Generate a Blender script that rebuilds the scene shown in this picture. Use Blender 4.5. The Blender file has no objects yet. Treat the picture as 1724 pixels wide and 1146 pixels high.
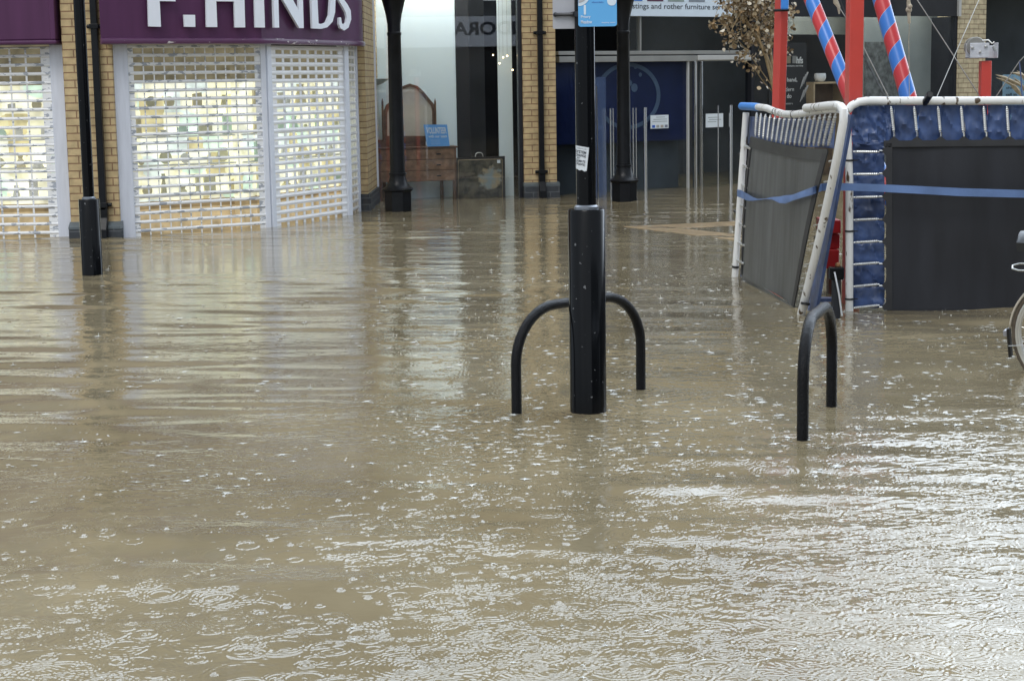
import bpy, bmesh, math, random
import numpy as np
from mathutils import Vector, Matrix, noise as mnoise
from mathutils.geometry import tessellate_polygon

random.seed(7)
rng = np.random.default_rng(11)
SC = bpy.context.scene
COL = SC.collection

# ------------------------------------------------------------------ camera
F_PX, CX, CY, CAMH = 3000.0, 862.0, 573.0, 1.6
PITCH = math.atan(438.0 / F_PX)
ROLL = 0.016
cam_fwd = Vector((0, math.cos(PITCH), -math.sin(PITCH)))
_r0 = Vector((1, 0, 0)); _u0 = Vector((0, math.sin(PITCH), math.cos(PITCH)))
cam_right = _r0 * math.cos(ROLL) - _u0 * math.sin(ROLL)
cam_up = _u0 * math.cos(ROLL) + _r0 * math.sin(ROLL)
CAM = Vector((0, 0, CAMH))
cd = bpy.data.cameras.new('camera'); cam = bpy.data.objects.new('camera', cd); COL.objects.link(cam)
m = Matrix.Identity(4)
for i, v in enumerate((cam_right, cam_up, -cam_fwd)):
    for j in range(3): m[j][i] = v[j]
m.translation = CAM
cam.matrix_world = m
cd.sensor_width = 36; cd.lens = F_PX / 1724 * 36; cd.clip_end = 2000; cd.clip_start = 0.05
SC.camera = cam

# ------------------------------------------------------------------ world, sun, exposure
SUN_EL, SUN_AZ = math.radians(52), math.radians(200)   # behind the camera, to the left
w = bpy.data.worlds.new('World'); SC.world = w; w.use_nodes = True
nt = w.node_tree; nt.nodes.clear()
out = nt.nodes.new('ShaderNodeOutputWorld'); bg = nt.nodes.new('ShaderNodeBackground')
sky = nt.nodes.new('ShaderNodeTexSky'); sky.sky_type = 'NISHITA'; sky.sun_disc = False
sky.sun_elevation = SUN_EL; sky.sun_rotation = SUN_AZ; sky.dust_density = 4.0; sky.air_density = 1.2
hs = nt.nodes.new('ShaderNodeHueSaturation'); hs.inputs['Saturation'].default_value = 0.16
# overcast cloud deck: soft mottled brightness over the desaturated sky
tc = nt.nodes.new('ShaderNodeTexCoord'); nz = nt.nodes.new('ShaderNodeTexNoise')
nz.inputs['Scale'].default_value = 2.2; nz.inputs['Detail'].default_value = 5
mr = nt.nodes.new('ShaderNodeMapRange'); mr.inputs[1].default_value = .3; mr.inputs[2].default_value = .7
mr.inputs[3].default_value = .82; mr.inputs[4].default_value = 1.15
mx = nt.nodes.new('ShaderNodeMix'); mx.data_type = 'RGBA'; mx.inputs[0].default_value = .55
mx.inputs[7].default_value = (6.7, 7.9, 9.3, 1)
vm = nt.nodes.new('ShaderNodeVectorMath'); vm.operation = 'SCALE'
L = nt.links.new
L(sky.outputs[0], hs.inputs['Color']); L(hs.outputs[0], mx.inputs[6]); L(mx.outputs[2], vm.inputs[0])
L(tc.outputs['Generated'], nz.inputs['Vector']); L(nz.outputs['Fac'], mr.inputs[0]); L(mr.outputs[0], vm.inputs['Scale'])
dt = nt.nodes.new('ShaderNodeVectorMath'); dt.operation = 'DOT_PRODUCT'; dt.inputs[1].default_value = (.25, .88, .40)
L(tc.outputs['Generated'], dt.inputs[0])
mr2 = nt.nodes.new('ShaderNodeMapRange'); mr2.interpolation_type = 'SMOOTHSTEP'; mr2.inputs[1].default_value = .45; mr2.inputs[2].default_value = .92; mr2.inputs[3].default_value = .85; mr2.inputs[4].default_value = 5.0
vm2 = nt.nodes.new('ShaderNodeVectorMath'); vm2.operation = 'SCALE'
L(dt.outputs['Value'], mr2.inputs[0]); L(vm.outputs[0], vm2.inputs[0]); L(mr2.outputs[0], vm2.inputs['Scale'])
L(vm2.outputs[0], bg.inputs['Color']); bg.inputs['Strength'].default_value = 0.12
L(bg.outputs[0], out.inputs['Surface'])
sd = bpy.data.lights.new('sun', 'SUN'); sd.energy = 0.7; sd.angle = math.radians(25); sd.color = (1, .97, .92)
so = bpy.data.objects.new('sun', sd); COL.objects.link(so)
_sd = Vector((math.sin(SUN_AZ) * math.cos(SUN_EL), math.cos(SUN_AZ) * math.cos(SUN_EL), math.sin(SUN_EL)))
so.rotation_euler = _sd.to_track_quat('Z', 'Y').to_euler()
so.location = (0, -5, 12)
vs = SC.view_settings
vs.view_transform = 'Standard'; vs.look = 'None'; vs.gamma = 1; vs.use_curve_mapping = False
vs.exposure = 0.32
SC.cycles.use_denoising = True
SC.cycles.max_bounces = 8
SC.cycles.sample_clamp_indirect = 6

# ------------------------------------------------------------------ pixel / plan helpers
def ray(px, py):
    return (cam_fwd + cam_right * ((px - CX) / F_PX) - cam_up * ((py - CY) / F_PX)).normalized()
def gp(px, Y, z=0.0):
    """point with world depth Y and height z seen in image column px"""
    k = (px - CX) / F_PX
    d = Y * cam_fwd.y + (z - CAMH) * cam_fwd.z
    X = (k * d - Y * cam_right.y - (z - CAMH) * cam_right.z) / cam_right.x
    return Vector((X, Y, z))
def at(px, py, Y):
    r = ray(px, py); return CAM + r * (Y / r.y)
def water_at(px, py):
    r = ray(px, py); return CAM + r * (-CAMH / r.z)
class Plane:
    """vertical plane through plan points A, B; local u along AB, n towards the viewer, z up"""
    def __init__(s, A, B):
        s.A = Vector((A[0], A[1], 0)); B = Vector((B[0], B[1], 0))
        s.U = (B - s.A).normalized(); s.len = (B - s.A).length
        s.N = Vector((s.U.y, -s.U.x, 0))
        s.M = Matrix(((s.U.x, s.N.x, 0, s.A.x), (s.U.y, s.N.y, 0, s.A.y), (0, 0, 1, 0), (0, 0, 0, 1)))
    def uz(s, px, py, off=0.0):
        r = ray(px, py); a = s.A + s.N * off
        t = (a - CAM).dot(s.N) / r.dot(s.N); p = CAM + r * t
        return (p - s.A).dot(s.U), p.z
    def pt(s, u, n, z): return s.A + s.U * u + s.N * n + Vector((0, 0, z))
def plane3(P, Q, R):
    n = (Q - P).cross(R - P).normalized()
    if n.dot(CAM - P) < 0: n = -n
    return P, n
def hit(px, py, pl, off=0.0):
    P, n = pl; r = ray(px, py); t = (P + n * off - CAM).dot(n) / r.dot(n); return CAM + r * t

# ------------------------------------------------------------------ mesh helper
class MB:
    def __init__(s, M=None):
        s.v = []; s.f = []; s.uv = []; s.marks = []; s.M = M or Matrix.Identity(4); s.flip = s.M.to_3x3().determinant() < 0
    def add(s, vs_, fs, uvs=None):
        b = len(s.v); s.v += [s.M @ Vector(p) for p in vs_]
        for k, f in enumerate(fs):
            u = uvs[k] if uvs else [(0, 0)] * len(f)
            if s.flip: f = f[::-1]; u = u[::-1]
            s.f.append(tuple(b + i for i in f)); s.uv.append(u)
    def mark(s): s.marks.append((len(s.v), len(s.f)))
    def box(s, x0, x1, y0, y1, z0, z1):
        if x0 > x1: x0, x1 = x1, x0
        if y0 > y1: y0, y1 = y1, y0
        if z0 > z1: z0, z1 = z1, z0
        c = [(x, y, z) for z in (z0, z1) for y in (y0, y1) for x in (x0, x1)]
        F = [(0, 2, 3, 1), (4, 5, 7, 6), (0, 1, 5, 4), (2, 6, 7, 3), (0, 4, 6, 2), (1, 3, 7, 5)]
        ax = [(0, 1), (0, 1), (0, 2), (0, 2), (1, 2), (1, 2)]
        s.add(c, F, [[(c[i][a], c[i][b]) for i in f] for f, (a, b) in zip(F, ax)])
        return s
    def prism(s, outer, y0, y1, holes=(), axis='y'):
        """polygon in (x,z) extruded in y (axis y) or polygon in (x,y) extruded in z (axis z)"""
        loops = [list(outer)] + [list(h) for h in holes]
        flat = [p for l in loops for p in l]
        tri = tessellate_polygon([[Vector((p[0], p[1], 0)) for p in l] for l in loops])
        mk = (lambda p, t: (p[0], t, p[1])) if axis == 'y' else (lambda p, t: (p[0], p[1], t))
        n = len(flat)
        V = [mk(p, y0) for p in flat] + [mk(p, y1) for p in flat]
        Fs = []; U = []
        for t in tri:
            Fs.append(tuple(t)); U.append([flat[i] for i in t])
            Fs.append(tuple(n + i for i in reversed(t))); U.append([flat[i] for i in reversed(t)])
        b = 0
        for l in loops:
            d = 0
            for i in range(len(l)):
                j = (i + 1) % len(l); e = math.dist(l[i], l[j])
                Fs.append((b + i, b + j, n + b + j, n + b + i))
                U.append([(d, y0), (d + e, y0), (d + e, y1), (d, y1)]); d += e
            b += len(l)
        s.add(V, Fs, U); s.recalc = True
        return s
    def tube(s, pts, r, seg=10, cap=True, rough=None):
        pts = [Vector(p) for p in pts]; n = len(pts)
        rs = r if isinstance(r, (list, tuple)) else [r] * n
        T = []
        for i in range(n):
            a = pts[max(i - 1, 0)]; b = pts[min(i + 1, n - 1)]; T.append((b - a).normalized())
        up = Vector((0, 0, 1)) if abs(T[0].z) < .9 else Vector((1, 0, 0))
        X = T[0].cross(up).normalized(); V = []; U = []; d = 0; ds = []
        for i in range(n):
            X = (X - T[i] * X.dot(T[i])).normalized(); Yv = T[i].cross(X)
            if i: d += (pts[i] - pts[i - 1]).length
            ds.append(d)
            for k in range(seg):
                a = 2 * math.pi * k / seg
                V.append(pts[i] + (X * math.cos(a) + Yv * math.sin(a)) * rs[i])
        Fs = []
        for i in range(n - 1):
            for k in range(seg):
                k2 = (k + 1) % seg
                Fs.append((i * seg + k, i * seg + k2, (i + 1) * seg + k2, (i + 1) * seg + k))
                U.append([(k / seg, ds[i]), ((k + 1) / seg, ds[i]), ((k + 1) / seg, ds[i + 1]), (k / seg, ds[i + 1])])
        if cap:
            Fs.append(tuple(reversed(range(seg)))); U.append([(0, 0)] * seg)
            Fs.append(tuple((n - 1) * seg + k for k in range(seg))); U.append([(0, 0)] * seg)
        s.add(V, Fs, U); return s
    def lathe(s, prof, c=(0, 0, 0), seg=28, cap=True):
        c = Vector(c); V = []; Fs = []; U = []
        for r, z in prof:
            for k in range(seg):
                a = 2 * math.pi * (k + .5) / seg; V.append(c + Vector((r * math.cos(a), r * math.sin(a), z)))
        for i in range(len(prof) - 1):
            for k in range(seg):
                k2 = (k + 1) % seg
                Fs.append((i * seg + k, i * seg + k2, (i + 1) * seg + k2, (i + 1) * seg + k))
                U.append([(k / seg, prof[i][1]), ((k + 1) / seg, prof[i][1]), ((k + 1) / seg, prof[i + 1][1]), (k / seg, prof[i + 1][1])])
        if cap:
            Fs.append(tuple(reversed(range(seg)))); U.append([(0, 0)] * seg)
            b = (len(prof) - 1) * seg
            Fs.append(tuple(b + k for k in range(seg))); U.append([(0, 0)] * seg)
        s.add(V, Fs, U); return s
    def grid(s, fn, nx, ny, thick=0.0, nrm=None):
        """surface fn(a,b) -> point, a,b in 0..1, given thickness along nrm"""
        P = [fn(i / nx, j / ny) for j in range(ny + 1) for i in range(nx + 1)]
        n = len(P); V = list(P); Fs = []; U = []
        for j in range(ny):
            for i in range(nx):
                a = j * (nx + 1) + i; q = (a, a + 1, a + nx + 2, a + nx + 1)
                Fs.append(q); U.append([(i / nx, j / ny), ((i + 1) / nx, j / ny), ((i + 1) / nx, (j + 1) / ny), (i / nx, (j + 1) / ny)])
        if thick:
            V += [Vector(p) - Vector(nrm) * thick for p in P]
            m_ = len(Fs)
            for k in range(m_):
                Fs.append(tuple(n + i for i in reversed(Fs[k]))); U.append(list(reversed(U[k])))
            rim = [i for i in range(nx + 1)] + [(j + 1) * (nx + 1) - 1 for j in range(1, ny + 1)] + \
                  [ny * (nx + 1) + i for i in range(nx - 1, -1, -1)] + [j * (nx + 1) for j in range(ny - 1, 0, -1)]
            for k in range(len(rim)):
                a, b = rim[k], rim[(k + 1) % len(rim)]
                Fs.append((b, a, n + a, n + b)); U.append([(0, 0)] * 4)
        s.add(V, Fs, U); return s
    def ball(s, c, r, sx=1, sy=1, sz=1, seg=12, rings=8):
        c = Vector(c); V = []; Fs = []
        for i in range(rings + 1):
            t = math.pi * i / rings
            for k in range(seg):
                a = 2 * math.pi * k / seg
                V.append(c + Vector((r * sx * math.sin(t) * math.cos(a), r * sy * math.sin(t) * math.sin(a), r * sz * math.cos(t))))
        for i in range(rings):
            for k in range(seg):
                k2 = (k + 1) % seg
                Fs.append((i * seg + k, (i + 1) * seg + k, (i + 1) * seg + k2, i * seg + k2))
        s.add(V, Fs); return s
    def build(s, name, mat, parent=None, smooth=False, bevel=0.0, recalc=True, auto=40):
        off = ROOTLOC.get(parent.name, Vector()) if parent else Vector()
        me = bpy.data.meshes.new(name)
        me.from_pydata([v - off for v in s.v], [], s.f)
        uvl = me.uv_layers.new(name='UVMap')
        uvl.data.foreach_set('uv', [c for u in s.uv for p in u for c in (p[0], p[1])])
        if recalc:
            bm = bmesh.new(); bm.from_mesh(me)
            bmesh.ops.remove_doubles(bm, verts=bm.verts, dist=1e-6)
            bmesh.ops.recalc_face_normals(bm, faces=bm.faces); bm.to_mesh(me); bm.free()
        me.materials.append(mat)
        if smooth:
            me.polygons.foreach_set('use_smooth', [True] * len(me.polygons))
            me.set_sharp_from_angle(angle=math.radians(auto))
        o = bpy.data.objects.new(name, me); COL.objects.link(o)
        if parent: o.parent = parent; ROOTLOC[o.name] = off
        if bevel:
            b = o.modifiers.new('bevel', 'BEVEL'); b.width = bevel; b.segments = 2; b.limit_method = 'ANGLE'
        return o
def build_each(mb, name, mat, parent, **kw):
    """one object per marked piece"""
    mk = mb.marks + [(len(mb.v), len(mb.f))]
    for (v0, f0), (v1, f1_) in zip(mk[:-1], mk[1:]):
        b_ = MB(); b_.v = mb.v[v0:v1]; b_.f = [tuple(i - v0 for i in f) for f in mb.f[f0:f1_]]; b_.uv = mb.uv[f0:f1_]
        if b_.f: b_.build(name, mat, parent, **kw)
ROOTLOC = {}
def tag(o, label=None, cat=None, group=None, kind=None):
    if label: o['label'] = label
    if cat: o['category'] = cat
    if group: o['group'] = group
    if kind: o['kind'] = kind
    return o
def thing(name, loc, label, cat, group=None):
    o = bpy.data.objects.new(name, None); o.empty_display_size = .2; COL.objects.link(o)
    o.location = loc; ROOTLOC[o.name] = Vector(loc); return tag(o, label, cat, group)

# ------------------------------------------------------------------ materials
def rgb(r, g, b):
    f = lambda c: ((c / 255 + .055) / 1.055) ** 2.4 if c > 10 else c / 255 / 12.92
    return (f(r), f(g), f(b), 1)
MATS = {}
def mat(name, col, rough=.5, metal=0, var=.12, scale=6, bump=0.0, bscale=60, spec=.5, emit=None, estr=0, coat=0):
    if name in MATS: return MATS[name]
    m_ = bpy.data.materials.new(name); m_.use_nodes = True; t = m_.node_tree; b = t.nodes['Principled BSDF']
    c = tuple(col[:3])
    b.inputs['Roughness'].default_value = rough; b.inputs['Metallic'].default_value = metal
    b.inputs['Specular IOR Level'].default_value = spec; b.inputs['Coat Weight'].default_value = coat
    tc_ = t.nodes.new('ShaderNodeTexCoord')
    n = t.nodes.new('ShaderNodeTexNoise'); n.inputs['Scale'].default_value = scale; n.inputs['Detail'].default_value = 6
    t.links.new(tc_.outputs['Object'], n.inputs['Vector'])
    r = t.nodes.new('ShaderNodeValToRGB')
    r.color_ramp.elements[0].position = .3; r.color_ramp.elements[1].position = .7
    r.color_ramp.elements[0].color = tuple(x * (1 - var) for x in c) + (1,)
    r.color_ramp.elements[1].color = tuple(min(1, x * (1 + var)) for x in c) + (1,)
    t.links.new(n.outputs['Fac'], r.inputs['Fac']); t.links.new(r.outputs[0], b.inputs['Base Color'])
    if bump:
        n2 = t.nodes.new('ShaderNodeTexNoise'); n2.inputs['Scale'].default_value = bscale; n2.inputs['Detail'].default_value = 4
        t.links.new(tc_.outputs['Object'], n2.inputs['Vector'])
        bp = t.nodes.new('ShaderNodeBump'); bp.inputs['Strength'].default_value = bump; bp.inputs['Distance'].default_value = .01
        t.links.new(n2.outputs['Fac'], bp.inputs['Height']); t.links.new(bp.outputs[0], b.inputs['Normal'])
    if emit:
        b.inputs['Emission Color'].default_value = tuple(emit[:3]) + (1,); b.inputs['Emission Strength'].default_value = estr
    MATS[name] = m_; return m_
def chipped(name, col, chip, thr=.62, scale=20, rough=.35, stretch=(1, 1, 1), metal=0, soft=.03, detail=5):
    """paint with chips / stains of their own shape"""
    m_ = mat(name, col, rough, metal, var=.06); t = m_.node_tree; b = t.nodes['Principled BSDF']
    src = b.inputs['Base Color'].links[0].from_socket
    tc_ = t.nodes.new('ShaderNodeTexCoord'); mp = t.nodes.new('ShaderNodeMapping'); mp.inputs['Scale'].default_value = stretch
    n = t.nodes.new('ShaderNodeTexNoise'); n.inputs['Scale'].default_value = scale; n.inputs['Detail'].default_value = detail
    t.links.new(tc_.outputs['Object'], mp.inputs['Vector']); t.links.new(mp.outputs[0], n.inputs['Vector'])
    r = t.nodes.new('ShaderNodeMapRange'); r.inputs[1].default_value = thr; r.inputs[2].default_value = thr + soft
    t.links.new(n.outputs['Fac'], r.inputs[0])
    mx_ = t.nodes.new('ShaderNodeMix'); mx_.data_type = 'RGBA'; mx_.inputs[7].default_value = tuple(chip[:3]) + (1,)
    t.links.new(r.outputs[0], mx_.inputs[0]); t.links.new(src, mx_.inputs[6]); t.links.new(mx_.outputs[2], b.inputs['Base Color'])
    return m_
def brick_mat(name, c1, c2, mortar, w_=.235, h_=.0795, mort=.007):
    m_ = bpy.data.materials.new(name); m_.use_nodes = True; t = m_.node_tree; b = t.nodes['Principled BSDF']
    uv = t.nodes.new('ShaderNodeUVMap')
    br = t.nodes.new('ShaderNodeTexBrick'); br.inputs['Scale'].default_value = 1
    br.inputs['Brick Width'].default_value = w_; br.inputs['Row Height'].default_value = h_
    br.inputs['Mortar Size'].default_value = mort; br.inputs['Mortar Smooth'].default_value = .25
    br.inputs['Color1'].default_value = c1; br.inputs['Color2'].default_value = c2; br.inputs['Mortar'].default_value = mortar
    t.links.new(uv.outputs[0], br.inputs['Vector'])
    n = t.nodes.new('ShaderNodeTexNoise'); n.inputs['Scale'].default_value = 9; n.inputs['Detail'].default_value = 8
    t.links.new(uv.outputs[0], n.inputs['Vector'])
    mr_ = t.nodes.new('ShaderNodeMapRange'); mr_.inputs[1].default_value = .3; mr_.inputs[2].default_value = .7
    mr_.inputs[3].default_value = .72; mr_.inputs[4].default_value = 1.12
    t.links.new(n.outputs['Fac'], mr_.inputs[0])
    mps = t.nodes.new('ShaderNodeMapping'); mps.inputs['Scale'].default_value = (5, .7, 1); t.links.new(uv.outputs[0], mps.inputs[0])
    ns = t.nodes.new('ShaderNodeTexNoise'); ns.inputs['Scale'].default_value = 1.6; ns.inputs['Detail'].default_value = 6; t.links.new(mps.outputs[0], ns.inputs['Vector'])
    ms = t.nodes.new('ShaderNodeMapRange'); ms.inputs[1].default_value = .55; ms.inputs[2].default_value = .8; ms.inputs[3].default_value = 0; ms.inputs[4].default_value = .6; t.links.new(ns.outputs['Fac'], ms.inputs[0])
    mxs = t.nodes.new('ShaderNodeMix'); mxs.data_type = 'RGBA'; mxs.inputs[7].default_value = (.20, .15, .09, 1); t.links.new(ms.outputs[0], mxs.inputs[0]); t.links.new(br.outputs['Color'], mxs.inputs[6])
    vm_ = t.nodes.new('ShaderNodeVectorMath'); vm_.operation = 'SCALE'
    t.links.new(mxs.outputs[2], vm_.inputs[0]); t.links.new(mr_.outputs[0], vm_.inputs['Scale'])
    t.links.new(vm_.outputs[0], b.inputs['Base Color']); b.inputs['Roughness'].default_value = .75
    n3 = t.nodes.new('ShaderNodeTexNoise'); n3.inputs['Scale'].default_value = 70
    t.links.new(uv.outputs[0], n3.inputs['Vector'])
    ad = t.nodes.new('ShaderNodeMath'); ad.operation = 'MULTIPLY_ADD'; ad.inputs[1].default_value = -1.0
    t.links.new(br.outputs['Fac'], ad.inputs[0])
    m3 = t.nodes.new('ShaderNodeMath'); m3.operation = 'MULTIPLY'; m3.inputs[1].default_value = .4
    t.links.new(n3.outputs['Fac'], m3.inputs[0]); t.links.new(m3.outputs[0], ad.inputs[2])
    bp = t.nodes.new('ShaderNodeBump'); bp.inputs['Strength'].default_value = .8; bp.inputs['Distance'].default_value = .006
    t.links.new(ad.outputs[0], bp.inputs['Height']); t.links.new(bp.outputs[0], b.inputs['Normal'])
    return m_
def glass_mat(name, tint=(.8, .85, .85), ior=1.5, rough=.0):
    m_ = bpy.data.materials.new(name); m_.use_nodes = True; t = m_.node_tree; t.nodes.remove(t.nodes['Principled BSDF'])
    o = t.nodes['Material Output']; tr = t.nodes.new('ShaderNodeBsdfTransparent'); gl = t.nodes.new('ShaderNodeBsdfGlossy')
    tr.inputs[0].default_value = tint + (1,); gl.inputs['Roughness'].default_value = rough
    gl.inputs['Color'].default_value = (.95, .95, .95, 1)
    fr = t.nodes.new('ShaderNodeFresnel'); fr.inputs[0].default_value = ior
    ge = t.nodes.new('ShaderNodeNewGeometry'); mq = t.nodes.new('ShaderNodeMapRange'); mq.inputs[3].default_value = ior; mq.inputs[4].default_value = 1 / ior
    t.links.new(ge.outputs['Backfacing'], mq.inputs[0]); t.links.new(mq.outputs[0], fr.inputs[0])   # no internal reflection inside the thin pane
    n = t.nodes.new('ShaderNodeTexNoise'); n.inputs['Scale'].default_value = 1.3
    tc_ = t.nodes.new('ShaderNodeTexCoord'); t.links.new(tc_.outputs['Object'], n.inputs['Vector'])
    bp = t.nodes.new('ShaderNodeBump'); bp.inputs['Strength'].default_value = .02; bp.inputs['Distance'].default_value = .002
    t.links.new(n.outputs['Fac'], bp.inputs['Height']); t.links.new(bp.outputs[0], gl.inputs['Normal'])
    mx_ = t.nodes.new('ShaderNodeMixShader'); t.links.new(fr.outputs[0], mx_.inputs[0])
    t.links.new(tr.outputs[0], mx_.inputs[1]); t.links.new(gl.outputs[0], mx_.inputs[2]); t.links.new(mx_.outputs[0], o.inputs['Surface'])
    return m_

M_BRICK = brick_mat('buff_brick', (.56, .43, .235, 1), (.50, .37, .195, 1), (.26, .155, .085, 1))
M_BRICKR = brick_mat('pale_brick', (.54, .46, .30, 1), (.48, .41, .265, 1), (.28, .21, .13, 1))
M_PLINTH = brick_mat('blue_brick', (.045, .052, .062, 1), (.035, .04, .05, 1), (.10, .11, .12, 1))
M_PLCAP = mat('slate_cap', (.10, .12, .13), .3, bump=.2)
M_BLACK = chipped('black_gloss_paint', (.0035, .004, .005), (.13, .135, .14), thr=.70, scale=42, rough=.26, soft=.01)
M_IRON = mat('black_cast_iron', (.008, .009, .011), .28, bump=.25, bscale=45, var=.3)
M_STAND = mat('black_nylon_tube', (.006, .0065, .008), .22, bump=.55, bscale=160, var=.3)
M_PURPLE = mat('purple_fascia', (.088, .030, .082), .5, spec=.25, var=.12, scale=1.5, bump=.03, bscale=3)
M_PURPLE_W = chipped('worn_purple_edge', (.10, .034, .09), (.6, .55, .55), thr=.635, scale=12, rough=.3, stretch=(.6, .6, 1.6))
M_WHITE = mat('white_paint', (.72, .75, .82), .35, var=.04)
M_JAMB = chipped('white_render_jamb', (.66, .69, .77), (.40, .41, .44), thr=.70, scale=6, rough=.45, soft=.05)
M_SHUT = chipped('old_shutter_paint', (.86, .87, .88), (.40, .43, .48), thr=.56, scale=9, rough=.4, stretch=(1, 1, 3), soft=.02)
M_SHUT2 = chipped('white_shutter_paint', (.88, .88, .89), (.5, .52, .55), thr=.72, scale=9, rough=.35, soft=.02)
M_LETTER = mat('white_letter_acrylic', (.80, .83, .90), .3, var=.02)
M_LETSIDE = mat('letter_return', (.55, .5, .5), .4)
M_FRAME = mat('dark_aluminium', (.02, .022, .028), .35, metal=.3)
for _m in (M_BLACK, M_STAND): _m.node_tree.nodes['Principled BSDF'].inputs['Specular IOR Level'].default_value = .17; _m.node_tree.nodes['Principled BSDF'].inputs['Roughness'].default_value = .14
M_IRON.node_tree.nodes['Principled BSDF'].inputs['Specular IOR Level'].default_value = .2
M_STEEL = mat('brushed_steel', (.42, .42, .40), .38, metal=.7, var=.1, scale=3)
M_STEELL = mat('pale_steel', (.62, .62, .60), .4, metal=.5, var=.05)
M_CHROME = mat('chrome', (.75, .75, .73), .12, metal=1, var=.03)
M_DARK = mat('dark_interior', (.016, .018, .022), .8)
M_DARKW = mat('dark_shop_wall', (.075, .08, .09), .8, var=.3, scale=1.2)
M_PANEL = mat('pale_blue_display_wall', (.66, .76, .79), .6, var=.03, scale=.8)
M_NAVY = mat('navy_vinyl', (.012, .019, .080), .4, var=.1)
M_RING = mat('grey_blue_vinyl', (.12, .16, .24), .4)
M_GLASS = glass_mat('shop_glass', (.97, .98, .98), 1.56)
M_GLASSD = glass_mat('dark_shop_glass', (.86, .9, .92), 1.28)
M_WOODF = mat('dark_oak', (.12, .065, .038), .4, var=.35, scale=9, bump=.1)
M_WOODF2 = mat('oak_panel', (.21, .12, .072), .4, var=.35, scale=12, bump=.1)
M_MIRROR = mat('mirror_painted_beige', (.62, .58, .48), .12, metal=.2, var=.12, scale=3)  # beige base colour stands in for the interior reflected in the mirror
M_SIGNB = mat('volunteer_blue', (.13, .38, .80), .4, var=.03)
M_SKYB = mat('poster_sky_blue', (.12, .42, .80), .35, var=.02)
M_SIGNW = mat('sign_white', (.66, .76, .86), .4, var=.03)
M_INK = mat('sign_ink', (.03, .035, .05), .5)
M_BLUEINK = mat('blue_ink', (.04, .10, .42), .5)
M_PAPER = mat('white_paper', (.72, .78, .82), .7, var=.04)
M_GREYP = mat('grey_plate', (.42, .43, .47), .5, var=.08)
M_RED = chipped('red_paint', (.56, .062, .045), (.30, .03, .03), thr=.72, scale=10, rough=.32)
M_DKRED = mat('deep_red_paint', (.30, .012, .015), .35, var=.2)
M_TUBE = chipped('scuffed_white_tube', (.78, .78, .76), (.10, .07, .045), thr=.625, scale=24, rough=.3, stretch=(1, 1, .22), soft=.03)
M_TUBEB = mat('bare_tube_mouth', (.02, .02, .02), .6)
M_VINYL = mat('blue_vinyl', (.052, .090, .215), .34, var=.5, scale=5, bump=.5, bscale=14)
M_VINYLD = mat('dark_blue_vinyl', (.032, .058, .15), .38, var=.5, scale=5, bump=.5, bscale=14)
M_MATG = mat('grey_jump_mat', (.090, .095, .096), .42, var=.28, scale=3.2, bump=.06, bscale=300)
M_MATD = mat('black_jump_mat', (.016, .0175, .023), .5, var=.35, scale=1.6, bump=.06, bscale=300)
M_HEM = mat('mat_hem', (.028, .029, .032), .55, var=.2)
M_SPRING = mat('galvanised_spring', (.62, .63, .62), .3, metal=.75, var=.15, scale=60)
M_TIE = mat('black_cable_tie', (.01, .01, .01), .5)
M_STRAP = mat('blue_webbing', (.12, .20, .40), .5, var=.2, scale=5, bump=.2, bscale=120)
M_ROPE = mat('pale_rope', (.42, .37, .28), .8, var=.2, scale=40, bump=.4, bscale=90)
M_WIRE = mat('wire_rope', (.20, .19, .17), .5, metal=.4)
M_ZINC = mat('zinc_plate', (.62, .63, .66), .4, metal=.35, var=.12, scale=20)
M_BTAPE = mat('blue_tape', (.05, .25, .70), .4, var=.15)
M_BARK = mat('dry_bark', (.30, .22, .12), .8, var=.3, scale=20, bump=.5)
M_TYRE = mat('tyre_rubber', (.10, .08, .06), .7, var=.3, scale=30)
M_RIM = mat('alloy_rim', (.62, .62, .60), .3, metal=.6, var=.1)
M_BIKE = mat('bike_paint', (.02, .02, .025), .3)
M_GUARD = mat('cream_mudguard', (.55, .50, .42), .3, var=.1)
M_SADDLE = mat('black_saddle', (.02, .022, .025), .4)
M_PLYW = mat('wet_softwood', (.30, .215, .12), .3, var=.4, scale=9, bump=.3)
M_COPING = mat('stone_coping', (.35, .33, .30), .8, bump=.2)
M_ROOF = mat('roof_felt', (.10, .10, .11), .9)
M_CONC = mat('pale_render', (.42, .41, .38), .8, var=.1, scale=.7, bump=.1)

def streaky(m_, sc_):
    t = m_.node_tree; n = t.nodes['Noise Texture']; l = n.inputs['Vector'].links[0]; src = l.from_socket
    mp_ = t.nodes.new('ShaderNodeMapping'); mp_.inputs['Scale'].default_value = sc_; t.links.new(src, mp_.inputs[0]); t.links.new(mp_.outputs[0], n.inputs['Vector'])
for _m in (M_MATG, M_MATD): streaky(_m, (4, 4, .6))
for _m in (M_PURPLE, M_JAMB): streaky(_m, (5, 5, .5))
# leaf material with per-leaf tone from a colour attribute
M_LEAF = bpy.data.materials.new('dry_leaf'); M_LEAF.use_nodes = True
_t = M_LEAF.node_tree; _b = _t.nodes['Principled BSDF']; _a = _t.nodes.new('ShaderNodeAttribute'); _a.attribute_name = 'tone'
_t.links.new(_a.outputs['Color'], _b.inputs['Base Color']); _b.inputs['Roughness'].default_value = .55
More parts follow.
